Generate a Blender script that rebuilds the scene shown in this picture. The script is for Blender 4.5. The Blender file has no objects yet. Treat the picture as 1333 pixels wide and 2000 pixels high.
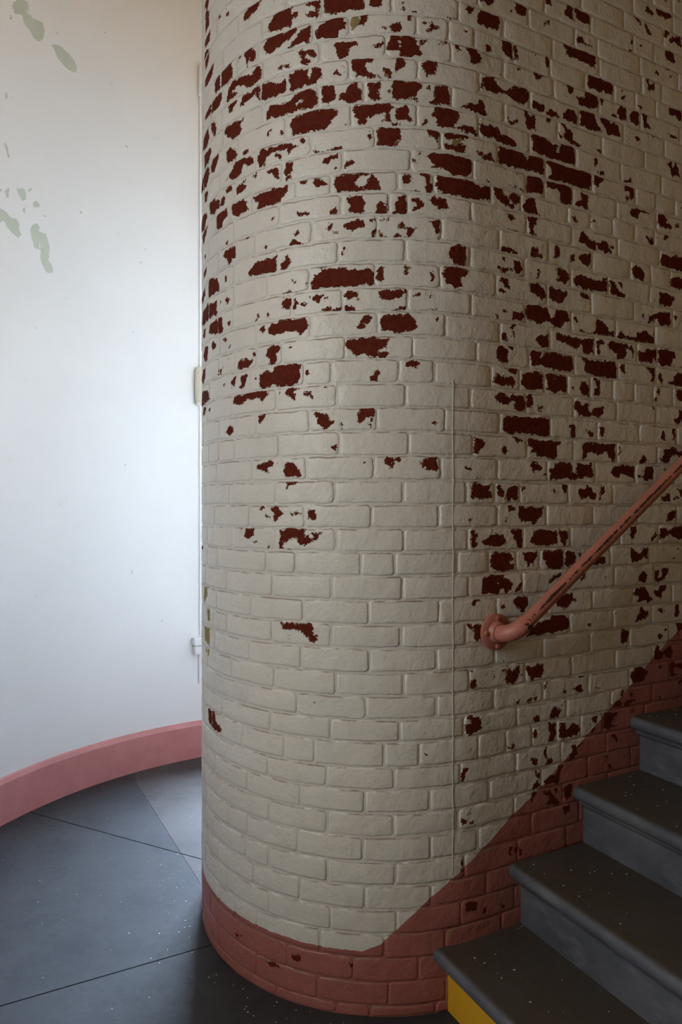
import bpy, bmesh, math, random
import numpy as np
from mathutils import Vector

scene = bpy.context.scene
COL = scene.collection

# ------------------------------------------------------------------ camera
cam_d = bpy.data.cameras.new('camera')
cam_d.sensor_fit = 'VERTICAL'
cam_d.sensor_height = 36.0
cam_d.lens = 24.0
cam_d.shift_y = -0.0025
cam_d.clip_start = 0.02
cam = bpy.data.objects.new('camera', cam_d)
cam.location = (0, 0, 1.59)
cam.rotation_euler = (math.radians(90), 0, 0)
COL.objects.link(cam)
scene.camera = cam

# ------------------------------------------------------------------ world, lights, exposure
vs = scene.view_settings
vs.view_transform = 'Standard'
vs.look = 'None'
vs.gamma = 1.0
vs.use_curve_mapping = False
vs.exposure = 0.0
scene.cycles.max_bounces = 6
scene.cycles.diffuse_bounces = 4
scene.cycles.use_adaptive_sampling = True
scene.cycles.adaptive_threshold = 0.025
scene.cycles.glossy_bounces = 3
scene.cycles.caustics_reflective = False
scene.cycles.caustics_refractive = False

world = bpy.data.worlds.new('sky')
scene.world = world
world.use_nodes = True
bg = world.node_tree.nodes['Background']
bg.inputs['Color'].default_value = (0.55, 0.70, 1.0, 1)
bg.inputs['Strength'].default_value = 1.5


def area(name, loc, aim, sx, sy, power, color, spread=180):
    l = bpy.data.lights.new(name, 'AREA')
    l.shape = 'RECTANGLE'
    l.size, l.size_y = sx, sy
    l.energy = power
    l.color = color
    l.spread = math.radians(spread)
    o = bpy.data.objects.new(name, l)
    o.location = loc
    o.rotation_euler = (Vector(aim) - Vector(loc)).to_track_quat('-Z', 'Y').to_euler()
    COL.objects.link(o)
    return o


# daylight outside the tall window behind the brick wall: sky above, sunlit ground below
area('window_skylight', (-2.1, 8.4, 8.6), (-0.35, 4.6, 1.4), 12.0, 5.5, 31500, (0.57, 0.74, 1.0))
area('window_groundlight', (-0.3, 9.0, -1.9), (-0.3, 4.5, 2.6), 12.0, 5.0, 3500, (1.0, 0.80, 0.56))
# added fill light for the brick end, through an invented window left of the camera
area('added_hall_fill', (-2.5, 0.20, 2.5), (-1.0, 0.30, 1.9), 1.6, 2.4, 109, (1.0, 0.96, 0.88))

# ------------------------------------------------------------------ plan of the place
# brick wall: straight flank (s > 0, along DV from PT) with a half-round end (s < 0) of radius BR about BC
BC = np.array([0.13887, 2.84098]); BR = 0.70479
ANG = 1.0992
DV = np.array([math.sin(ANG), math.cos(ANG)])
NV = np.array([-math.cos(ANG), math.sin(ANG)])
PT = BC - BR * NV
THP = math.atan2(-NV[1], -NV[0])
# outer curved wall
OC = np.array([-0.0141, 2.8108]); OR = 1.8234
CEIL = 5.0


def wall_xy(s, off):
    """arrays s (m along the wall), off (m proud of the face) -> x, y"""
    s = np.asarray(s, float); off = np.asarray(off, float)
    th = THP + np.minimum(s, 0) / BR
    xa = BC[0] + (BR + off) * np.cos(th); ya = BC[1] + (BR + off) * np.sin(th)
    t = np.maximum(s, 0)
    return xa + DV[0] * t, ya + DV[1] * t


def stair_pt(s, w, z):
    return (PT[0] + DV[0] * s - NV[0] * w, PT[1] + DV[1] * s - NV[1] * w, z)


# ------------------------------------------------------------------ object helpers
def link(name, me, mat=None, parent=None):
    o = bpy.data.objects.new(name, me)
    COL.objects.link(o)
    if mat is not None:
        me.materials.append(mat)
    if parent is not None:
        o.parent = parent
    return o


def bm_obj(name, bm, mat, parent=None, smooth=False):
    bmesh.ops.recalc_face_normals(bm, faces=bm.faces)
    me = bpy.data.meshes.new(name)
    bm.to_mesh(me); bm.free()
    if smooth:
        me.polygons.foreach_set('use_smooth', [True] * len(me.polygons))
    return link(name, me, mat, parent)


def py_obj(name, v, f, mat, parent=None, smooth=False):
    me = bpy.data.meshes.new(name)
    me.from_pydata([tuple(p) for p in v], [], f)
    if smooth:
        me.polygons.foreach_set('use_smooth', [True] * len(me.polygons))
    me.update()
    return link(name, me, mat, parent)


def structure(o, label, cat=None):
    o['kind'] = 'structure'
    o['label'] = label
    o['category'] = cat or 'wall'
    return o


def thing(name, label, cat, loc=(0, 0, 0)):
    o = bpy.data.objects.new(name, None)
    o.location = loc
    o.empty_display_size = 0.1
    COL.objects.link(o)
    o['label'] = label; o['category'] = cat
    return o


def fattr(me, name, vals):
    a = me.attributes.new(name, 'FLOAT', 'POINT')
    a.data.foreach_set('value', np.asarray(vals, np.float32))


def extrude_profile(prof, place, w0, w1, nw=1):
    """closed 2-D outline prof [(a,b)...] swept between w0 and w1; place(a,w,b)->xyz"""
    n = len(prof); v = []; f = []
    ws = [w0 + (w1 - w0) * k / nw for k in range(nw + 1)]
    for w in ws:
        for a, b in prof:
            v.append(place(a, w, b))
    for k in range(nw):
        for i in range(n):
            j = (i + 1) % n
            f.append((k * n + i, k * n + j, (k + 1) * n + j, (k + 1) * n + i))
    f.append(tuple(range(n - 1, -1, -1)))
    f.append(tuple(nw * n + i for i in range(n)))
    return v, f


def fix_normals(o):
    bm = bmesh.new(); bm.from_mesh(o.data)
    bmesh.ops.recalc_face_normals(bm, faces=bm.faces)
    bm.to_mesh(o.data); bm.free()


def sharp(o, deg=35):
    m = o.modifiers.new('edges', 'EDGE_SPLIT')
    m.split_angle = math.radians(deg)


def tube(path, rad, seg=20):
    """round tube along a list of points, closed ends"""
    P = [Vector(p) for p in path]; n = len(P); v = []; f = []
    t0 = (P[1] - P[0]).normalized()
    up = Vector((0, 0, 1)) if abs(t0.z) < 0.9 else Vector((1, 0, 0))
    u = (up - t0 * up.dot(t0)).normalized()
    for i in range(n):
        t = (P[min(i + 1, n - 1)] - P[max(i - 1, 0)]).normalized()
        u = (u - t * u.dot(t)).normalized(); w = t.cross(u)
        r = rad[i] if isinstance(rad, (list, tuple)) else rad
        for k in range(seg):
            a = 2 * math.pi * k / seg
            v.append(P[i] + (u * math.cos(a) + w * math.sin(a)) * r)
    for i in range(n - 1):
        for k in range(seg):
            k2 = (k + 1) % seg
            f.append((i * seg + k, i * seg + k2, (i + 1) * seg + k2, (i + 1) * seg + k))
    f.append(tuple(range(seg - 1, -1, -1)))
    f.append(tuple((n - 1) * seg + k for k in range(seg)))
    return v, f


# ------------------------------------------------------------------ node helpers
class NT:
    def __init__(self, name):
        self.m = bpy.data.materials.new(name)
        self.m.use_nodes = True
        self.t = self.m.node_tree
        self.b = self.t.nodes['Principled BSDF']
        self.pos = self.t.nodes.new('ShaderNodeNewGeometry').outputs['Position']

    def _in(self, sock, v):
        if v is None:
            return
        if hasattr(v, 'is_linked') or isinstance(v, bpy.types.NodeSocket):
            self.t.links.new(v, sock)
        elif isinstance(v, tuple) and len(v) == 3 and sock.type == 'RGBA':
            sock.default_value = (*v, 1)
        else:
            sock.default_value = v

    def math(self, op, a, b=None, c=None, clamp=False):
        n = self.t.nodes.new('ShaderNodeMath'); n.operation = op; n.use_clamp = clamp
        for s, v in zip(n.inputs, (a, b, c)):
            self._in(s, v)
        return n.outputs[0]

    def noise(self, scale, detail=3, rough=0.55, vec=None, dist=0.0):
        n = self.t.nodes.new('ShaderNodeTexNoise')
        self._in(n.inputs['Vector'], vec if vec is not None else self.pos)
        n.inputs['Scale'].default_value = scale
        n.inputs['Detail'].default_value = detail
        n.inputs['Roughness'].default_value = rough
        n.inputs['Distortion'].default_value = dist
        return n.outputs['Fac']

    def scaled(self, sx, sy, sz, vec=None):
        n = self.t.nodes.new('ShaderNodeMapping')
        self._in(n.inputs['Vector'], vec if vec is not None else self.pos)
        n.inputs['Scale'].default_value = (sx, sy, sz)
        return n.outputs[0]

    def ramp(self, v, a, b, lo=0.0, hi=1.0, smooth=False):
        n = self.t.nodes.new('ShaderNodeMapRange')
        if smooth:
            n.interpolation_type = 'SMOOTHSTEP'
        self._in(n.inputs['Value'], v)
        self._in(n.inputs['From Min'], a); self._in(n.inputs['From Max'], b)
        n.inputs['To Min'].default_value = lo; n.inputs['To Max'].default_value = hi
        return n.outputs[0]

    def mix(self, fac, a, b):
        n = self.t.nodes.new('ShaderNodeMix'); n.data_type = 'RGBA'
        self._in(n.inputs[0], fac); self._in(n.inputs[6], a); self._in(n.inputs[7], b)
        return n.outputs[2]

    def attr(self, name):
        n = self.t.nodes.new('ShaderNodeAttribute'); n.attribute_name = name
        return n.outputs['Fac']

    def bump(self, height, dist, strength=1.0, normal=None):
        n = self.t.nodes.new('ShaderNodeBump')
        n.inputs['Strength'].default_value = strength
        n.inputs['Distance'].default_value = dist
        self._in(n.inputs['Height'], height)
        if normal is not None:
            self._in(n.inputs['Normal'], normal)
        return n.outputs[0]

    def out(self, col, rough, normal=None, spec=0.5, **kw):
        self._in(self.b.inputs['Base Color'], col)
        self._in(self.b.inputs['Roughness'], rough)
        self.b.inputs['Specular IOR Level'].default_value = spec
        if normal is not None:
            self._in(self.b.inputs['Normal'], normal)
        for k, v in kw.items():
            self._in(self.b.inputs[k], v)
        return self.m


WHITE = (0.70, 0.675, 0.615)
PINK = (0.375, 0.138, 0.118)
RED = (0.100, 0.015, 0.008)
OLIVE = (0.27, 0.21, 0.10)


def mat_painted_brick():
    t = NT('painted_brick')
    peel, pink, olv, chip, arris = (t.attr(k) for k in ('peel', 'pink', 'olv', 'chip', 'arris'))
    nA = t.noise(55, 2, 0.6); nB = t.noise(200, 2, 0.65); nC = t.noise(30, 3, 0.6, dist=0.6)
    jag = t.math('ADD', t.math('MULTIPLY', t.math('SUBTRACT', nA, 0.48), 0.026),
                 t.math('MULTIPLY', t.math('SUBTRACT', nB, 0.48), 0.017))
    e0 = t.math('ADD', peel, jag)
    # small stray chips, as many as the attribute says
    thr = t.math('MULTIPLY_ADD', chip, -0.13, 0.88)
    ch = t.math('MULTIPLY', t.math('SUBTRACT', t.math('MULTIPLY_ADD', nB, 0.16, nC), thr), 0.03)
    e = t.math('MAXIMUM', e0, ch)
    bare = t.ramp(e, -0.0002, 0.0004)
    eo = t.math('ADD', olv, jag)
    # an older olive coat left here and there along the edges of the bare spots
    nO = t.noise(34, 1, 0.5)
    rim = t.math('MULTIPLY', t.math('LESS_THAN', e, t.ramp(nO, 0.60, 0.76, 0.0, 0.006)), t.math('GREATER_THAN', nO, 0.60))
    ol = t.math('MAXIMUM', t.ramp(eo, -0.0002, 0.0004), t.math('MULTIPLY', rim, bare))
    any_bare = t.math('MAXIMUM', bare, ol)
    # coat of paint
    n1 = t.noise(3.0, 2, 0.6); n2 = t.noise(14, 3, 0.65)
    white = t.mix(t.ramp(n1, 0.35, 0.7), WHITE, (0.665, 0.65, 0.60))
    white = t.mix(t.ramp(n2, 0.50, 0.78, 0, 0.30), white, (0.50, 0.45, 0.38))
    pk = t.mix(t.ramp(n2, 0.35, 0.75), PINK, (0.33, 0.112, 0.095))
    pe = t.math('ADD', pink, t.math('MULTIPLY', t.math('SUBTRACT', nA, 0.5), 0.006))
    paint = t.mix(t.ramp(pe, -0.0006, 0.0006), white, pk)
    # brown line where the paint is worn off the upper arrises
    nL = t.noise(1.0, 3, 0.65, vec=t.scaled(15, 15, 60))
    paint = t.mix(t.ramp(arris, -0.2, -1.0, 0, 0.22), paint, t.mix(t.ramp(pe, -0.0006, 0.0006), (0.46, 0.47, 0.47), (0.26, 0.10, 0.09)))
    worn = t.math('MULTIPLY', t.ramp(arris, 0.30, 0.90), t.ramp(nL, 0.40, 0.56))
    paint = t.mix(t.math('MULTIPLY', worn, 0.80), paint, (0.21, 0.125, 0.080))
    # soot specks
    paint = t.mix(t.ramp(nB, 0.74, 0.80, 0, 0.45), paint, (0.14, 0.09, 0.07))
    red = t.mix(t.ramp(nA, 0.40, 0.72), RED, (0.120, 0.024, 0.011))
    red = t.mix(t.ramp(nB, 0.60, 0.75, 0, 0.5), red, (0.085, 0.035, 0.02))
    col = t.mix(any_bare, paint, t.mix(ol, red, OLIVE))
    # relief: lumps of old coats, then the thickness of the film
    lump = t.math('ADD', t.math('MULTIPLY', t.noise(95, 2, 0.6), 0.55), t.math('MULTIPLY', t.noise(20, 2, 0.55), 1.45))
    hgt = t.math('ADD', lump, t.math('MULTIPLY', t.ramp(e0, -0.0004, 0.0006), -0.55))
    nrm = t.bump(hgt, 0.0032, 0.9)
    m = t.out(col, t.ramp(any_bare, 0, 1, 0.40, 0.85), nrm, spec=0.4)
    t.t.links.new(t.ramp(any_bare, 0, 1, 0.4, 0.08), t.b.inputs['Specular IOR Level'])
    return m


def mat_plaster():
    t = NT('white_plaster')
    peel = t.attr('peel')
    nA = t.noise(55, 2, 0.6); nB = t.noise(260, 3, 0.6)
    e = t.math('ADD', peel, t.math('ADD', t.math('MULTIPLY', t.math('SUBTRACT', nA, 0.5), 0.022),
                                   t.math('MULTIPLY', t.math('SUBTRACT', nB, 0.5), 0.007)))
    bare = t.ramp(e, -0.0003, 0.0005)
    n1 = t.noise(1.6, 4, 0.6); n2 = t.noise(9, 5, 0.65)
    col = t.mix(t.ramp(n1, 0.3, 0.7), (0.82, 0.81, 0.785), (0.785, 0.775, 0.745))
    col = t.mix(t.ramp(n2, 0.60, 0.80, 0, 0.25), col, (0.70, 0.69, 0.655))
    # thin scuffs and fine cracks
    w = t.noise(2.3, 3, 0.6, dist=1.2)
    crack = t.math('MULTIPLY', t.ramp(t.math('ABSOLUTE', t.math('SUBTRACT', w, 0.5)), 0.0, 0.0016, 1, 0), t.ramp(t.noise(5, 2), 0.56, 0.62))
    col = t.mix(t.math('MULTIPLY', crack, 0.35), col, (0.45, 0.43, 0.40))
    nS = t.noise(24, 1, 0.5)
    col = t.mix(t.ramp(nS, 0.80, 0.815, 0, 0.6), col, (0.40, 0.39, 0.36))
    col = t.mix(bare, col, t.mix(t.ramp(n2, 0.4, 0.7), (0.50, 0.535, 0.44), (0.56, 0.585, 0.49)))
    hgt = t.math('ADD', t.math('MULTIPLY', bare, -0.8), t.math('MULTIPLY', t.noise(6, 3), 2.0))
    hgt = t.math('ADD', hgt, t.math('MULTIPLY', t.noise(120, 2), 0.12))
    return t.out(col, 0.5, t.bump(hgt, 0.0012, 0.8), spec=0.35)


def mat_pink():
    t = NT('pink_gloss_paint')
    n = t.noise(12, 4, 0.6); n2 = t.noise(60, 3, 0.7)
    col = t.mix(t.ramp(n, 0.35, 0.7), (0.56, 0.225, 0.215), (0.50, 0.195, 0.185))
    col = t.mix(t.ramp(n2, 0.70, 0.78, 0, 0.5), col, (0.16, 0.10, 0.085))
    return t.out(col, 0.42, t.bump(t.noise(25, 3), 0.0015, 0.5), spec=0.4)


def mat_slab(name, c1, c2):
    t = NT(name)
    n = t.noise(2.2, 5, 0.6); n2 = t.noise(26, 5, 0.7); n3 = t.noise(150, 3, 0.6)
    streak = t.noise(1.0, 4, 0.6, vec=t.scaled(3, 14, 1))
    col = t.mix(t.ramp(n, 0.3, 0.72), c1, c2)
    col = t.mix(t.ramp(streak, 0.5, 0.75, 0, 0.35), col, tuple(v * 1.2 for v in c2))
    n4 = t.noise(7, 5, 0.7)
    col = t.mix(t.ramp(n4, 0.50, 0.68, 0, 0.45), col, tuple(v * 0.62 for v in c1))
    col = t.mix(t.ramp(n2, 0.60, 0.78, 0, 0.6), col, (0.042, 0.034, 0.027))
    rgh = t.ramp(n2, 0.3, 0.75, 0.40, 0.65)
    hgt = t.math('ADD', t.math('MULTIPLY', n3, 0.3), t.math('MULTIPLY', n2, 1.0))
    return t.out(col, rgh, t.bump(hgt, 0.0012, 0.6), spec=0.13)


def mat_step():
    t = NT('worn_stone_step')
    n = t.noise(5, 4, 0.65); n2 = t.noise(45, 3, 0.7); n3 = t.noise(1.0, 4, 0.65, vec=t.scaled(7, 7, 22))
    geo = t.t.nodes.new('ShaderNodeNewGeometry')
    sep = t.t.nodes.new('ShaderNodeSeparateXYZ'); t.t.links.new(geo.outputs['Normal'], sep.inputs[0])
    trod = t.ramp(sep.outputs['Z'], 0.75, 0.97)          # brown grime lies only on what is walked on
    base = t.mix(t.ramp(n, 0.3, 0.7), (0.050, 0.056, 0.070), (0.100, 0.105, 0.120))
    base = t.mix(t.ramp(n3, 0.52, 0.74, 0, 0.6), base, (0.175, 0.180, 0.195))
    col = t.mix(t.math('MULTIPLY', trod, t.ramp(n, 0.15, 0.55, 0.65, 1.0)), base, (0.056, 0.044, 0.033))
    col = t.mix(t.ramp(n2, 0.66, 0.80, 0, 0.35), col, (0.17, 0.155, 0.13))
    hgt = t.math('ADD', t.math('MULTIPLY', n2, 0.6), t.math('MULTIPLY', n, 1.6))
    return t.out(col, t.ramp(n2, 0.3, 0.7, 0.40, 0.62), t.bump(hgt, 0.0020, 0.8), spec=0.35)


def mat_yellow():
    t = NT('yellow_paint')
    n = t.noise(9, 5, 0.65)
    col = t.mix(t.ramp(n, 0.3, 0.75), (0.62, 0.33, 0.012), (0.52, 0.27, 0.02))
    col = t.mix(t.ramp(t.noise(70, 4, 0.7), 0.66, 0.76, 0, 0.7), col, (0.12, 0.10, 0.07))
    return t.out(col, 0.5, t.bump(n, 0.001, 0.5))


def mat_rail():
    t = NT('chipped_salmon_paint')
    wear = t.attr('wear')
    n = t.noise(26, 4, 0.65); n2 = t.noise(120, 3, 0.6)
    sm = t.math('MULTIPLY_ADD', n, 1.0, t.math('MULTIPLY', n2, 0.35))
    bare = t.ramp(t.math('ADD', wear, sm), 1.30, 1.33)
    speck = t.ramp(t.noise(95, 2, 0.5), 0.73, 0.75)
    mask = t.math('MAXIMUM', bare, t.math('MULTIPLY', speck, 0.8))
    col = t.mix(t.ramp(n, 0.35, 0.7), (0.42, 0.160, 0.118), (0.37, 0.135, 0.100))
    col = t.mix(mask, col, (0.055, 0.022, 0.015))
    hgt = t.math('MULTIPLY_ADD', mask, -1.0, t.math('MULTIPLY', n2, 0.3))
    return t.out(col, 0.45, t.bump(hgt, 0.0008, 0.8), spec=0.4)


def mat_plain(name, col, rough, spec=0.4, amt=0.08, scale=14):
    t = NT(name)
    n = t.noise(scale, 4, 0.6)
    c = t.mix(t.ramp(n, 0.3, 0.7), col, tuple(v * (1 - amt) for v in col))
    return t.out(c, rough, t.bump(n, 0.001, 0.3), spec=spec)


def mat_glass():
    """thin window pane: clear, with a faint mirror reflection"""
    t = NT('window_glass')
    tr = t.t.nodes.new('ShaderNodeBsdfTransparent'); tr.inputs['Color'].default_value = (0.985, 0.99, 0.988, 1)
    gl = t.t.nodes.new('ShaderNodeBsdfGlossy'); gl.inputs['Roughness'].default_value = 0.02
    mx = t.t.nodes.new('ShaderNodeMixShader')
    mx.inputs[0].default_value = 0.04; t.t.links.new(tr.outputs[0], mx.inputs[1]); t.t.links.new(gl.outputs[0], mx.inputs[2])
    t.t.links.new(mx.outputs[0], t.t.nodes['Material Output'].inputs['Surface'])
    return t.m


M_BRICK = mat_painted_brick()
M_PLASTER = mat_plaster()
M_PINK = mat_pink()
M_STEP = mat_step()
M_YELLOW = mat_yellow()
M_RAIL = mat_rail()
M_WHITE = mat_plain('white_gloss_paint', (0.78, 0.77, 0.75), 0.35)
M_CREAM = mat_plain('cream_distemper', (0.42, 0.27, 0.115), 0.8)
M_GLASS = mat_glass()
M_LENS = mat_plain('pale_plastic', (0.72, 0.66, 0.52), 0.12, 0.6)
M_SEAM = mat_plain('painted_cord', WHITE, 0.45)
M_FLAKE = mat_plain('paint_flake', (0.72, 0.69, 0.60), 0.6)
M_JOINT = mat_plain('dirty_joint', (0.045, 0.040, 0.034), 0.9)


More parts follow.
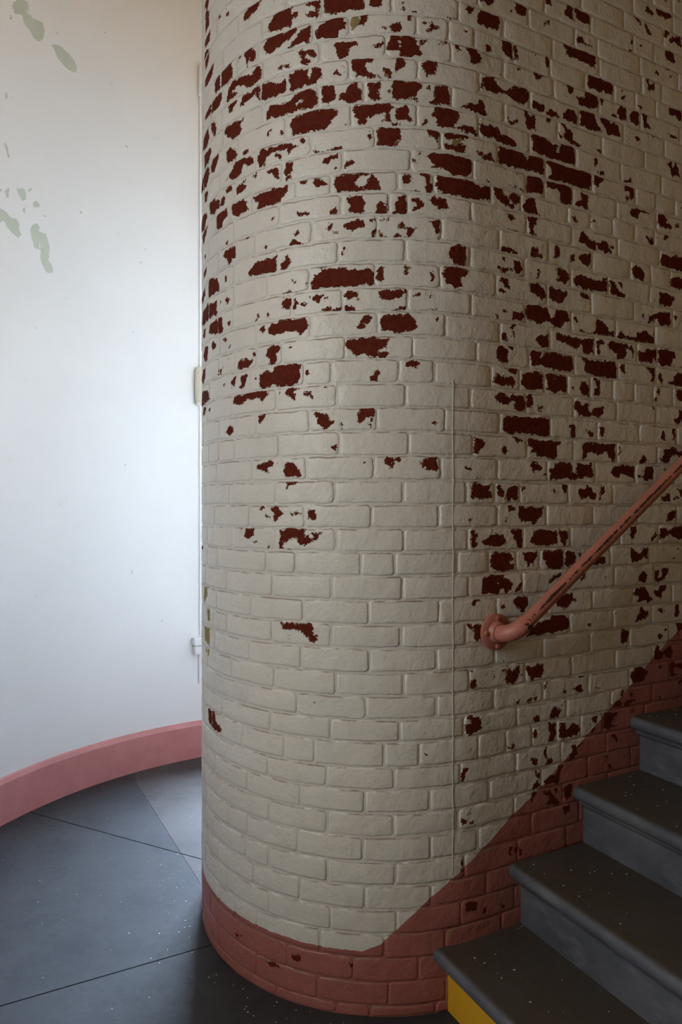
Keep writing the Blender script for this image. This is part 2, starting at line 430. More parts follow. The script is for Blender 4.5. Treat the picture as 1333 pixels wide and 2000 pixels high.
# wall data in millimetres: worn patches (P bare brick, O olive undercoat, H paint left inside), course lines and upright joints
PATCHES = '''
P-847,3318 -823,3307 -762,3279 -779,3256 -808,3251 -843,3241 -851,3258 -831,3274 -843,3301
P-1023,3359 -1003,3356 -985,3334 -1016,3336
P-946,3323 -931,3325 -931,3312 -944,3311
P-1162,3509 -1094,3463 -1124,3449 -1168,3484
P-1148,3453 -1097,3428 -1103,3378 -1148,3378 -1162,3428
P-1124,3369 -1081,3356 -1094,3310 -1162,3324 -1162,3358
P-1148,3309 -1094,3282 -1109,3246 -1148,3240 -1177,3298
P-1113,3231 -1048,3208 -1062,3174 -1103,3163 -1168,3177 -1162,3219
P-1016,3144 -921,3139 -907,3116 -911,3087 -957,3081 -1037,3086 -1037,3127
P-847,3141 -808,3140 -786,3113 -788,3091 -802,3092 -816,3110 -827,3086 -835,3110
P-884,3132 -863,3138 -859,3131 -871,3124 -880,3120
P-786,3070 -762,3060 -766,3021 -794,3013 -831,3012 -847,3034 -889,3039 -916,3030 -880,3020 -893,2999 -951,3017 -931,3053 -907,3069 -847,3058 -797,3048
P-733,3186 -707,3209 -683,3216 -637,3208 -648,3192 -620,3188 -625,3175 -642,3175 -639,3152 -671,3152 -720,3157 -729,3167
P-601,3200 -571,3210 -537,3207 -540,3180 -555,3186 -574,3200
P-590,3175 -576,3181 -571,3170 -550,3175 -543,3161 -550,3153 -582,3163
P-527,3234 -450,3230 -401,3216 -399,3165 -411,3156 -450,3158 -484,3156 -514,3151 -530,3166
P-380,3178 -377,3195 -341,3194 -341,3163 -377,3164
P-555,3110 -540,3129 -525,3136 -499,3139 -470,3139 -457,3120 -462,3104 -479,3099 -484,3083 -520,3079 -548,3082
O-443,3145 -421,3143 -411,3125 -426,3102 -440,3094 -440,3118
P-411,3140 -385,3144 -385,3128 -401,3112 -423,3104 -411,3125
P-749,3121 -736,3142 -683,3138 -625,3140 -628,3121 -659,3108 -683,3096 -701,3094 -726,3085 -746,3105
P-654,3082 -631,3102 -620,3112 -603,3127 -576,3130 -575,3076 -593,3087 -620,3084
P-341,3103 -327,3098 -332,3091 -339,3096
P-499,3061 -457,3062 -428,3060 -418,3049 -445,3044 -452,3038 -447,3010 -479,3012 -487,3042
P-377,3041 -341,3050 -344,3040 -363,3033
P-614,3053 -603,3061 -561,3051 -553,3032 -566,3032 -587,3047 -593,3033 -571,3021 -582,3011 -606,3022 -601,3035
P-692,3031 -674,3030 -677,3019 -692,3024
P-662,3027 -651,3030 -645,3019 -659,3021
P-651,2994 -609,3000 -582,2996 -584,2975 -574,2965 -566,2998 -537,2990 -532,2957 -550,2956 -553,2944 -593,2945 -609,2939 -645,2943 -648,2973
P-438,2997 -421,3003 -373,3005 -375,2993 -392,2989 -394,2965 -382,2955 -353,2949 -353,2942 -377,2940 -406,2951 -423,2948 -426,2962 -438,2973
P-497,2966 -487,2974 -475,2958 -494,2960
P-467,2986 -457,2975 -462,2966
P-341,2949 -322,2959 -310,2949 -339,2942
P-863,2976 -855,2993 -816,2993 -786,2993 -759,2998 -720,2992 -683,2976 -662,2990 -665,2941 -695,2942 -739,2940 -766,2949 -790,2979 -808,2970 -847,2964 -863,2960
P-931,2994 -876,2991 -898,2974 -926,2965
P-1148,3073 -1094,3073 -985,3068 -979,3043 -1003,3028 -1076,3036 -1162,3052
P-739,2885 -723,2915 -683,2908 -648,2909 -631,2924 -593,2930 -555,2927 -553,2873 -571,2864 -625,2863 -683,2866 -707,2865 -717,2878 -736,2871
H-637,2891 -603,2908 -595,2901 -631,2887
P-537,2926 -514,2930 -494,2924 -487,2904 -494,2883 -514,2869 -530,2884 -535,2909
P-479,2876 -472,2897 -457,2898 -450,2921 -421,2931 -423,2916 -406,2908 -409,2874 -450,2868
P-394,2919 -382,2926 -346,2927 -344,2906 -358,2894 -344,2877 -358,2867 -377,2873 -387,2883 -375,2902
P-645,2838 -637,2851 -582,2861 -535,2858 -497,2852 -484,2841 -499,2821 -522,2797 -525,2790 -561,2791 -631,2791 -639,2792 -634,2811 -645,2824
P-435,2855 -421,2856 -387,2859 -334,2860 -312,2850 -317,2838 -339,2829 -370,2824 -392,2813 -387,2796 -418,2797 -416,2812 -430,2828
P-346,2807 -322,2817 -310,2810 -324,2805
P-962,2922 -926,2925 -843,2918 -871,2898 -855,2889 -867,2867 -907,2869 -951,2901
P-1076,2999 -1037,2983 -1023,2949 -1044,2939 -1072,2972
P-739,2834 -726,2840 -717,2835 -733,2822
P-683,2818 -677,2822 -672,2810 -680,2810
P-797,2868 -766,2860 -786,2859
P-361,2766 -353,2781 -334,2786 -293,2784 -283,2777 -283,2748 -305,2728 -334,2728 -358,2735
P-387,2758 -377,2777 -373,2762 -382,2745
P-609,2773 -598,2779 -590,2770 -601,2764
P-1177,3019 -1113,3004 -1103,2959 -1136,2940 -1217,2963
P-1195,2927 -1084,2917 -1072,2892 -1113,2871 -1177,2875
P-1284,2874 -1195,2868 -1113,2860 -1097,2824 -1136,2795 -1284,2825
P-1076,2849 -1030,2873 -1003,2856 -1016,2829 -1051,2805 -1076,2821
P-946,2838 -921,2844 -889,2829 -882,2805 -902,2784 -931,2792 -944,2816
P-851,2807 -827,2804 -823,2793 -843,2792
P-951,2741 -931,2752 -907,2764 -898,2782 -863,2788 -801,2770 -797,2748 -823,2746 -839,2762 -855,2751 -851,2737 -880,2726 -893,2722 -926,2742
P-779,2771 -759,2780 -720,2776 -659,2776 -620,2759 -637,2751 -651,2736 -657,2755 -689,2761 -720,2759 -739,2746 -749,2724 -772,2728 -769,2745 -783,2754
P-701,2746 -677,2748 -680,2728 -689,2731 -689,2741
P-1177,2790 -1113,2769 -1136,2738 -1168,2746
P-1103,2714 -1059,2713 -997,2695 -1003,2665 -1059,2657 -1094,2687
P-991,2671 -973,2695 -957,2681 -968,2657
P-962,2710 -916,2712 -907,2695 -941,2694
P-889,2673 -884,2693 -827,2708 -847,2694 -835,2677 -855,2665
P-797,2705 -783,2711 -786,2696
P-742,2702 -726,2705 -692,2706 -689,2663 -704,2674 -713,2687
P-665,2697 -657,2713 -637,2709 -637,2681 -651,2674 -639,2660 -662,2659
P-535,2688 -527,2701 -484,2711 -484,2701 -504,2696 -514,2685 -530,2684
P-465,2684 -445,2688 -428,2677 -445,2671 -462,2670
P-499,2661 -479,2671 -479,2667 -497,2659
P-494,2624 -487,2638 -450,2642 -411,2647 -387,2645 -370,2638 -351,2616 -352,2592 -382,2590 -421,2589 -487,2589 -490,2605
H-428,2614 -418,2630 -399,2641 -380,2638 -382,2621 -399,2605 -416,2601
P-614,2642 -598,2647 -582,2632 -598,2629
P-569,2627 -558,2638 -540,2640 -520,2620 -540,2614
P-566,2734 -525,2725 -499,2728 -472,2728 -475,2722 -514,2722 -561,2727
P-797,2633 -779,2638 -733,2636 -689,2638 -657,2636 -657,2616 -677,2605 -689,2593 -726,2591 -759,2584 -779,2592 -772,2610 -790,2618
P-916,2629 -907,2645 -855,2644 -831,2629 -835,2617 -819,2600 -855,2597 -884,2590 -898,2608 -911,2615
P-1059,2641 -1016,2647 -946,2639 -938,2615 -968,2609 -979,2591 -1023,2586 -1051,2610
P-1284,2729 -1136,2698 -1124,2676 -1177,2651 -1284,2674
P-1248,2654 -1113,2644 -1136,2623 -1195,2599
P-620,2540 -579,2538 -584,2531 -614,2531
P-720,2539 -704,2546 -704,2541
P-509,2527 -487,2546 -492,2522
P-457,2563 -440,2571 -406,2572 -397,2554 -399,2521 -421,2519 -443,2523 -445,2543
P-365,2510 -358,2527 -363,2541 -341,2558 -329,2529 -332,2512
P-327,2565 -322,2575 -316,2570 -323,2562
P-465,2476 -455,2490 -430,2498 -401,2502 -399,2475 -421,2474 -435,2466
P-392,2499 -365,2498 -373,2490
P-343,2498 -320,2503 -324,2495
P-522,2477 -512,2493 -502,2489 -504,2475
O-497,2465 -479,2468 -487,2456
P-373,2462 -361,2469 -348,2459 -329,2440 -353,2447 -370,2448
P-639,2469 -614,2484 -609,2481 -620,2466
P-645,2447 -631,2462 -617,2450 -595,2440 -603,2433 -634,2434
P-847,2506 -831,2513 -808,2509 -827,2504
P-962,2477 -957,2497 -889,2494 -890,2457 -911,2460 -916,2432 -936,2432 -934,2459
P-823,2438 -804,2444 -808,2435
P-749,2455 -736,2458 -742,2448
P-951,2520 -936,2529 -941,2514
P-1177,2540 -1141,2551 -1148,2530
P-1195,2488 -1136,2497 -1136,2474 -1177,2462
P-475,2393 -462,2418 -457,2411 -467,2392
P-823,2389 -786,2417 -759,2411 -701,2416 -701,2365 -720,2365 -752,2371 -776,2358 -797,2363 -797,2373 -819,2375
P-683,2367 -680,2386 -657,2415 -642,2387 -659,2373 -674,2360
P-651,2364 -623,2370 -625,2363 -645,2358
P-553,2366 -522,2366 -530,2358 -550,2361
P-370,2371 -353,2368 -296,2365 -305,2359 -365,2361
P-571,2316 -555,2334 -530,2349 -489,2350 -460,2350 -450,2340 -380,2346 -370,2327 -370,2291 -382,2289 -385,2301 -411,2288 -470,2286 -535,2286 -569,2283
P-358,2337 -341,2351 -346,2327 -336,2310 -358,2310
P-1124,2419 -1103,2439 -1016,2416 -997,2378 -1003,2361 -1044,2353 -1113,2369 -1124,2397
P-957,2395 -951,2410 -941,2393 -951,2388
P-1284,2414 -1162,2425 -1156,2394 -1217,2377
P-637,2327 -631,2331 -628,2321 -634,2318
P-595,2307 -584,2313 -588,2303
P-1248,2306 -1217,2345 -1124,2352 -1023,2334 -1016,2294 -1059,2287 -1113,2292 -1195,2293
P-951,2322 -936,2332 -921,2315 -941,2303
P-997,2316 -991,2329 -985,2322
P-1103,2241 -1094,2268 -1044,2273 -979,2269 -973,2219 -1016,2219 -1059,2226
P-936,2241 -921,2245 -918,2229 -931,2226
P-1217,2251 -1177,2271 -1148,2269 -1162,2235
P-671,2288 -651,2295 -623,2289 -637,2283 -659,2284
P-733,2285 -723,2292 -723,2286
P-677,2267 -665,2272 -631,2268 -619,2256 -623,2237 -637,2234 -654,2236 -674,2246
P-612,2251 -603,2257 -584,2245 -595,2238 -609,2241
P-587,2268 -555,2269 -530,2272 -514,2256 -535,2260 -545,2247 -555,2255 -574,2260
P-465,2269 -450,2276 -418,2272 -418,2253 -430,2258 -445,2251 -457,2254
P-540,2219 -514,2227 -489,2220 -475,2234 -438,2229 -426,2214 -450,2215 -489,2213 -520,2215
P-353,2261 -346,2275 -289,2278 -249,2280 -250,2267 -271,2268 -281,2256 -300,2249 -324,2244 -346,2249
P-363,2215 -339,2215 -334,2210 -358,2211
P-783,2233 -776,2238 -769,2228 -779,2225
P-742,2239 -734,2235 -726,2219 -736,2220
P-797,2215 -786,2218 -786,2210
P-733,2182 -720,2197 -683,2202 -637,2203 -593,2200 -582,2179 -590,2160 -609,2149 -625,2166 -659,2167 -695,2161 -720,2160 -733,2171
P-772,2187 -746,2199 -739,2185 -752,2177
P-409,2182 -399,2197 -373,2194 -382,2175 -401,2173 -394,2158 -416,2154 -421,2164 -409,2168
P-351,2172 -341,2193 -320,2198 -300,2201 -257,2204 -237,2178 -227,2159 -257,2149 -289,2142 -310,2145 -346,2148 -348,2162
P-457,2112 -450,2124 -411,2127 -370,2130 -361,2124 -322,2126 -329,2097 -358,2092 -351,2068 -363,2062 -377,2066 -397,2081 -426,2072 -435,2087 -455,2100
P-356,2068 -329,2088 -321,2076 -339,2064
P-973,2189 -957,2194 -946,2184 -962,2180
P-1076,2190 -1051,2202 -1027,2180 -1051,2166
P-941,2156 -921,2158 -926,2148
P-742,2102 -733,2116 -713,2126 -689,2126 -686,2110 -695,2101 -698,2072 -717,2061 -733,2068 -723,2084 -733,2096
P-651,2114 -642,2118 -643,2111
P-797,2117 -783,2117 -786,2102 -797,2105
P-880,2074 -867,2098 -855,2104 -839,2094 -827,2098 -804,2087 -816,2070 -839,2071 -863,2069
P-1016,2071 -1003,2093 -985,2082 -973,2094 -985,2074 -1009,2067
P-941,2116 -928,2121 -934,2112
P-772,2004 -766,2039 -746,2046 -720,2041 -701,2057 -665,2059 -609,2056 -612,2029 -609,2016 -623,1993 -659,1988 -695,1988 -701,2002 -726,1991 -762,1990
P-593,2022 -584,2039 -575,2036 -584,2022
P-916,2032 -911,2042 -889,2049 -893,2023 -911,2012
P-863,2035 -847,2049 -825,2043 -831,2026 -839,2011 -863,2001 -870,2007 -855,2018
P-790,2039 -783,2036 -785,2023
P-968,2031 -957,2033 -957,2021
P-907,1961 -889,1980 -839,1982 -786,1982 -733,1979 -733,1962 -759,1951 -779,1963 -831,1958 -863,1946 -907,1953
P-668,1971 -648,1980 -609,1979 -631,1973 -637,1966 -620,1958 -631,1941 -642,1954 -659,1961
P-606,1959 -587,1963 -571,1973 -566,1947 -593,1954
P-692,1963 -683,1970 -686,1963
P-532,1977 -517,1976 -525,1972
P-378,2004 -365,2016 -353,2023 -358,1996 -375,1996
P-776,1904 -746,1904 -759,1877 -772,1877
P-558,1895 -540,1900 -509,1881 -507,1872 -495,1869 -509,1852 -525,1843 -537,1856 -553,1863 -550,1880
P-475,1858 -471,1865 -467,1851 -473,1846
P-416,1898 -406,1905 -367,1905 -368,1881 -392,1876 -409,1860 -417,1869
P-382,1864 -375,1869 -373,1852 -380,1852
P-951,1862 -931,1876 -899,1878 -899,1855 -924,1850
P-1270,2101 -1195,2123 -1148,2120 -1156,2081 -1217,2068
P-1284,1995 -1217,2044 -1103,2026 -1097,1997 -1195,1982
P-1217,1950 -1195,1976 -1148,1970 -1162,1946
P-1195,2175 -1162,2203 -1113,2193 -1124,2144 -1162,2145
P-1103,1958 -1084,1961 -1094,1946
P-507,1787 -489,1794 -487,1778 -497,1782
P-783,1732 -766,1741 -726,1750 -710,1744 -713,1732 -733,1727 -726,1707 -739,1707 -749,1720 -779,1722
P-698,1741 -692,1746 -695,1731
P-672,1713 -662,1740 -642,1747 -625,1729 -614,1717 -603,1698 -631,1697 -659,1693
P-657,1660 -655,1675 -621,1677 -631,1670 -642,1668
P-403,1742 -394,1742 -397,1735
P-336,1745 -324,1757 -289,1759 -283,1756 -283,1745 -305,1740 -312,1723 -319,1720
P-772,1591 -762,1598 -746,1598 -762,1588
P-729,1586 -713,1596 -695,1601 -671,1578 -692,1561 -707,1553 -710,1568 -704,1581
P-746,1573 -723,1563 -726,1558
P-642,1566 -642,1578 -625,1583 -609,1576 -631,1568
P-584,1576 -576,1588 -557,1588 -555,1560 -584,1559
P-839,1526 -797,1530 -797,1501 -816,1490 -839,1500
P-863,1515 -855,1528 -859,1518
P-802,1485 -783,1485 -797,1478
P-686,1463 -683,1521 -648,1529 -590,1527 -593,1500 -582,1507 -566,1486 -593,1474 -609,1477 -620,1497 -642,1497 -671,1481 -677,1463
P-566,1515 -537,1518 -540,1505 -555,1488 -563,1500
P-651,1464 -645,1477 -642,1463
P-1284,1443 -1195,1450 -1217,1437
P-739,1464 -729,1469 -726,1465
P-682,1219 -648,1225 -582,1229 -566,1215 -563,1195 -546,1174 -566,1168 -579,1175 -593,1191 -609,1202 -642,1202 -665,1196 -677,1207
P-655,1181 -648,1182 -651,1169
O-1177,1295 -1124,1304 -1131,1266 -1177,1240 -1195,1258
O-1136,1219 -1094,1224 -1090,1186 -1118,1176 -1124,1198
O-1177,1150 -1094,1160 -1088,1107 -1097,1091 -1162,1100
O-1162,1065 -1094,1084 -1103,1059 -1113,1046
P-563,973 -558,977 -560,968
P-1113,853 -1037,858 -1030,830 -981,815 -985,800 -1037,795 -1076,803 -1103,807
P-742,103 -713,111 -689,106 -690,98 -720,94 -739,94
P-637,152 -612,158 -609,142 -631,136 -637,142
P-450,166 -438,162 -438,154
P-896,137 -855,139 -863,133 -889,129
P-282,3179 -272,3181 -274,3168 -269,3154 -285,3155 -280,3166
P-261,3140 -254,3143 -252,3128 -247,3120 -256,3119 -261,3126
P-318,3098 -305,3115 -285,3114 -281,3099 -287,3085 -307,3084
P-200,3096 -185,3116 -181,3129 -175,3116 -162,3112 -175,3107 -179,3095 -192,3091
P-211,3120 -204,3126 -196,3122 -206,3115
P-323,3051 -311,3073 -274,3074 -263,3071 -237,3074 -234,3052 -223,3046 -224,3031 -215,3018 -237,3016 -256,3011 -292,3018 -289,3027 -303,3026 -325,3026
H-291,3056 -280,3056 -282,3038 -289,3034
P-223,3066 -200,3069 -202,3059 -215,3052 -221,3057
P-158,3062 -156,3073 -144,3077 -132,3072 -142,3063
P-254,3153 -234,3153 -236,3150 -250,3151
P-303,2969 -294,3003 -274,3004 -271,2977 -291,2973 -298,2954
P-217,2985 -209,2999 -168,3006 -168,2995 -171,2984 -169,2969 -200,2956 -206,2972 -213,2978
P-312,2918 -307,2927 -289,2933 -217,2934 -223,2908 -236,2889 -267,2876 -307,2876 -312,2885 -321,2896 -321,2903 -312,2903
P-175,2925 -162,2931 -134,2928 -123,2915 -124,2876 -192,2872 -185,2880 -177,2881 -173,2903
P-200,2914 -191,2921 -191,2911
P-252,2873 -236,2884 -230,2870
P-296,2844 -267,2855 -258,2848 -258,2824 -249,2810 -256,2810 -282,2810 -302,2813 -302,2828 -294,2832
P-307,2797 -296,2803 -287,2798 -300,2795
P-336,2809 -332,2844 -321,2853 -311,2846 -321,2835 -314,2808
P-334,2950 -336,2983 -325,2965 -311,2949 -321,2941
P-230,2832 -221,2834 -221,2830
P-219,2798 -204,2816 -194,2801
P-181,2833 -173,2856 -158,2860 -118,2863 -85,2860 -92,2836 -102,2827 -106,2803 -142,2802 -168,2799 -164,2814 -169,2826
P-198,2784 -185,2787 -160,2785 -158,2767 -162,2743 -171,2765 -189,2767 -196,2773
P-144,2776 -138,2788 -106,2790 -68,2786 -55,2783 -60,2774 -85,2773 -110,2763 -134,2767
P-142,2747 -118,2749 -106,2760 -85,2760 -64,2753 -66,2733 -94,2729 -122,2736 -138,2730
O-118,2764 -85,2773 -85,2760 -110,2749
P-126,3150 -104,3153 -106,3149 -120,3148
P-70,3189 -55,3205 -33,3205 -31,3189 -55,3184
P-22,3242 48,3262 46,3250 27,3234 13,3237
P-20,3165 -15,3188 -6,3203 -6,3217 22,3221 60,3217 67,3204 70,3175 51,3159 27,3161 -11,3158
P-29,3216 -13,3214 -20,3211
P-75,3114 -68,3122 -55,3124 -66,3116
P-102,3071 -89,3076 -92,3062 -85,3056 -94,3050 -99,3061
P-60,3065 -51,3072 -24,3074 -11,3063 -4,3047 -6,3033 -24,3029 -33,3021 -45,3026 -47,3046 -51,3059
P17,3103 36,3100 36,3087 17,3087
P80,3140 94,3150 119,3150 128,3140 146,3137 151,3106 146,3091 124,3088 99,3093 82,3103 84,3126
P136,3261 146,3282 163,3292 181,3288 191,3278 181,3249 163,3241 141,3246
P109,3243 121,3250 123,3242
P-8,2957 -4,2977 17,2998 43,3008 48,2994 75,2979 82,2966 55,2955 22,2951 8,2958
P82,2968 114,2986 143,3010 183,3011 195,2989 191,2965 171,2946 143,2950 119,2957 99,2967
P-89,2874 -60,2887 -15,2902 -11,2914 8,2906 10,2890 27,2875 -6,2867 -33,2871 -60,2874
P106,2896 114,2885 128,2883 146,2891 151,2883 128,2869 109,2872
P-15,2851 8,2842 17,2832 32,2846 60,2842 75,2823 109,2824 133,2817 141,2801 119,2794 84,2799 55,2802 -1,2801
P-94,2803 -68,2817 -38,2820 -24,2806 -15,2795 -42,2797 -73,2800
P176,2932 188,2931 199,2917 227,2928 224,2896 232,2876 204,2875 181,2879 186,2894
P206,2961 224,2974 263,2969 266,2950 245,2944 209,2948
P141,3063 158,3068 151,3056
P214,3075 234,3073 260,3072 250,3056 240,3045 227,3053
P257,3333 293,3345 293,3330 304,3325 293,3324 272,3319
P357,3311 366,3342 379,3359 396,3344 398,3316 406,3307 387,3303 376,3309
P409,3352 434,3371 462,3372 482,3356 496,3342 508,3327 473,3318 429,3312 415,3322 418,3335 409,3340
P270,3262 288,3272 288,3259 267,3238 259,3239
P771,3480 784,3484 813,3465 803,3453 771,3462
P825,3489 845,3496 864,3489 897,3506 907,3494 933,3489 923,3482 907,3483 884,3464 864,3469 832,3472
P712,3419 722,3429 750,3408 740,3399
P759,3402 771,3419 797,3382 784,3378
P874,3437 913,3443 904,3420 874,3391
P897,3391 917,3413 933,3412 963,3428 970,3387 947,3389 927,3396 907,3381
P877,3341 900,3366 920,3365 933,3316 913,3308 881,3320
P352,3201 360,3226 396,3227 409,3217 440,3224 508,3224 508,3191 502,3169 473,3173 434,3171 418,3177 390,3172 368,3178 371,3195
P415,3243 420,3257 443,3260 451,3244 485,3242 508,3237 462,3239 423,3235
P270,3132 280,3141 299,3127 285,3109 275,3110
P679,3281 685,3297 697,3288
P688,3315 697,3329 700,3317
P725,3325 746,3327 734,3321
P465,3099 479,3142 502,3152 565,3156 589,3153 601,3135 602,3119 589,3100 548,3099 536,3088 502,3095 479,3090
P457,3082 522,3080 522,3034 508,3024 468,3018 429,3019 420,3039 457,3049
P530,3080 548,3074 551,3063 539,3049 532,3058
P360,3081 404,3081 398,3048 379,3048 376,3068
P355,3044 374,3031 363,3028
P765,3216 781,3227 790,3219 784,3204 790,3189 813,3199 813,3217 797,3223 822,3226 816,3205 822,3174 797,3177 784,3165 778,3189
P809,3238 829,3252 842,3243
P887,3276 900,3290 907,3277
P900,3259 920,3265 910,3245
P636,3124 651,3132 648,3123
P636,3097 657,3115 651,3096
P275,2948 293,2965 325,2958 339,2947 299,2943
P352,2949 355,2967 379,2988 401,2988 418,2978 420,2946 385,2945
P431,2949 431,3006 502,3008 508,2985 542,2948 496,2945 462,2945
P530,2991 536,3007 565,3008 589,2989 601,2997 627,2991 633,2954 589,2952 565,2946 557,2969
P615,3040 636,3065 666,3071 663,3038 670,3023 636,3020
P685,3044 691,3062 709,3075 731,3071 734,3027 718,3016 688,3023
P750,3078 778,3079 771,3049 800,3022 765,3024 753,3049
P718,3095 750,3093 740,3088
P897,3117 904,3147 933,3142 960,3154 972,3146 970,3094 947,3099 940,3113 907,3102
P589,3021 607,3027 624,3019
P339,2933 363,2929 366,2920 385,2921 401,2903 393,2883 440,2876 418,2866 385,2872 357,2886 363,2915
P272,2918 283,2937 296,2930 283,2917
P709,2973 725,2979 740,2968 722,2963
P333,2896 347,2887 341,2876
P797,3001 813,3001 806,2988
P505,2877 533,2884 530,2873
P894,3032 907,3029 947,3025 907,3022
P864,3539 890,3544 887,3530
P947,3567 967,3570 957,3555
P-198,2706 -191,2714 -166,2717 -126,2717 -77,2722 -51,2723 -41,2716 -43,2686 -55,2661 -77,2657 -106,2656 -134,2665 -150,2668 -185,2668 -173,2676 -183,2690 -192,2698
P-169,2644 -158,2647 -94,2647 -38,2644 -15,2636 -6,2626 17,2646 32,2642 32,2600 8,2599 -15,2588 -51,2588 -85,2591 -134,2590 -158,2596 -168,2615
P-276,2629 -272,2644 -250,2643 -256,2630 -247,2616 -267,2613 -278,2612
P-224,2642 -208,2649 -189,2640 -191,2620 -184,2610 -185,2590 -196,2590 -204,2608 -204,2630
P-249,2588 -234,2593 -223,2588 -237,2584
P-249,2677 -247,2688 -236,2679
P-232,2707 -223,2708 -223,2701
P-327,2541 -326,2566 -316,2574 -320,2563
P-307,2545 -292,2556 -291,2567 -269,2571 -265,2550 -261,2528 -264,2512 -292,2509 -311,2518 -302,2534
P-252,2563 -230,2568 -217,2563 -211,2555 -212,2542 -237,2529 -245,2529 -243,2538 -230,2546 -234,2555
P-194,2565 -177,2576 -138,2575 -126,2547 -162,2537 -166,2550 -185,2557
P-192,2496 -158,2503 -156,2485 -162,2446 -169,2458 -175,2480 -185,2492
P-267,2449 -256,2478 -249,2473 -234,2472 -243,2453 -261,2441
P-291,2487 -280,2491 -269,2470 -291,2473
P-302,2439 -300,2453 -282,2446 -287,2439
P-128,2408 -118,2424 -94,2431 -64,2427 -62,2377 -73,2367 -110,2368 -116,2387 -124,2392
P-144,2326 -138,2363 -114,2364 -85,2361 -55,2354 -60,2341 -83,2332 -89,2321 -79,2300 -98,2301 -114,2300 -138,2310
P-274,2331 -271,2353 -252,2350 -250,2344 -261,2342 -258,2330 -269,2320
P-186,2337 -180,2338 -182,2310 -185,2312
P-24,2745 -1,2747 3,2733 32,2755 48,2730 22,2724 3,2726
P60,2731 65,2755 72,2776 70,2790 133,2810 126,2792 138,2784 171,2790 178,2766 194,2766 196,2782 224,2795 257,2796 263,2762 268,2736 204,2733 158,2733 70,2728
P188,2720 245,2723 263,2707 258,2667 229,2665 188,2660 186,2679
P168,2609 194,2642 227,2647 224,2632 232,2614 245,2586 232,2579 229,2563 216,2551 219,2530 229,2520 199,2520 201,2538 191,2552 191,2579 173,2599
P43,2641 58,2649 80,2650 84,2634 106,2624 114,2606 133,2606 133,2595 109,2593 70,2605 48,2619
P109,2622 121,2644 148,2644 161,2631 158,2615 133,2606 124,2616
P101,2573 133,2568 136,2555 119,2551 106,2559
P13,2503 24,2503 24,2490 15,2490
P29,2517 51,2518 46,2513
O94,2514 153,2525 163,2518 109,2509
P70,2442 89,2458 119,2456 153,2443 119,2440 84,2438
P128,2413 133,2422 163,2415 166,2389 158,2378 138,2378 133,2395
P60,2383 63,2395 77,2384 119,2391 121,2382 94,2375 70,2373
P82,2417 92,2419 94,2404
P72,2343 84,2355 104,2350 104,2337 116,2321 94,2324 89,2337
P70,2317 89,2317 99,2306 72,2307
P201,2464 211,2478 234,2476 240,2459 263,2451 260,2443 224,2445 206,2448
P232,2376 234,2405 245,2401 245,2376
P114,2663 138,2667 166,2661 138,2659
P146,2714 173,2716 153,2711
P-1,2659 27,2660 32,2657
P205,2854 226,2865 257,2865 288,2849 323,2849 325,2828 336,2829 336,2856 368,2865 406,2864 415,2854 415,2803 396,2799 336,2799 262,2800 226,2805 208,2810 215,2822
P278,2780 309,2801 336,2797 406,2797 479,2791 490,2777 488,2744 468,2723 440,2721 396,2726 352,2729 283,2727 299,2743 299,2759
P272,2711 288,2729 352,2727 406,2726 396,2700 396,2659 368,2654 331,2656 341,2684 325,2701 299,2695 280,2695
P440,2713 473,2704 468,2660 415,2661 418,2672 440,2685
P496,2789 525,2793 551,2791 551,2778 525,2762 519,2748 502,2757
P516,2804 542,2810 562,2802 548,2796
P496,2844 513,2851 519,2842 505,2816 499,2837
P648,2797 673,2805 688,2817 700,2800 666,2795
P654,2780 685,2788 706,2787 709,2766 697,2735 685,2735 685,2761 660,2764
P657,2736 666,2746 685,2739 666,2727
P685,2701 734,2711 784,2708 787,2704 734,2698 725,2670 691,2679
P835,2696 845,2713 874,2715 890,2702 887,2686 913,2682 910,2668 881,2667 861,2668 838,2675
P933,2688 953,2694 957,2679 933,2675
P890,2919 913,2926 920,2908 937,2932 960,2895 967,2881 913,2878 904,2898
P426,2544 440,2569 468,2570 479,2553 513,2543 513,2522 502,2514 473,2521 457,2535 434,2533
P516,2543 548,2557 571,2553 577,2533 592,2519 554,2519 519,2525
P574,2547 592,2550 607,2540 589,2533
P771,2619 794,2610 800,2624 816,2605 803,2585 790,2588
P864,2623 887,2644 900,2642 881,2617
P396,2615 406,2621 412,2608 429,2601 418,2598 401,2606
P488,2637 505,2622 490,2617
P307,2494 320,2501 341,2492 336,2466 325,2458 315,2458 317,2472
P390,2479 406,2485 404,2463 390,2456
P426,2479 445,2496 490,2500 490,2477 476,2464 473,2450 445,2459
P855,2537 861,2563 887,2565 913,2560 940,2569 984,2570 984,2509 940,2511 887,2518 874,2512 855,2524
P697,2486 715,2497 740,2493 759,2478 762,2446 734,2444 697,2460
P320,2415 336,2424 363,2424 379,2410 379,2386 357,2378 323,2382 336,2394
P404,2394 412,2411 437,2419 485,2410 542,2415 548,2426 565,2425 565,2379 508,2369 462,2370 429,2381 412,2373
P200,2353 236,2356 267,2340 270,2318 257,2299 241,2314 205,2323 198,2331
P288,2357 320,2353 341,2348 374,2355 376,2341 363,2328 352,2304 309,2308 288,2317
P583,2425 601,2420 630,2386 660,2382 657,2367 612,2363 583,2379
P627,2420 642,2424 645,2401 633,2410
P429,2355 471,2357 476,2339 445,2335
P913,2481 947,2490 984,2482 984,2442 947,2437 913,2449
P842,2417 887,2417 933,2408 913,2387 913,2370 842,2369
P967,2766 980,2771 980,2747
P185,2281 241,2283 272,2280 288,2264 296,2243 315,2253 317,2280 368,2282 382,2264 382,2246 347,2240 344,2217 315,2220 293,2233 272,2236 244,2221 221,2224 187,2231
P404,2263 415,2270 423,2253 420,2241
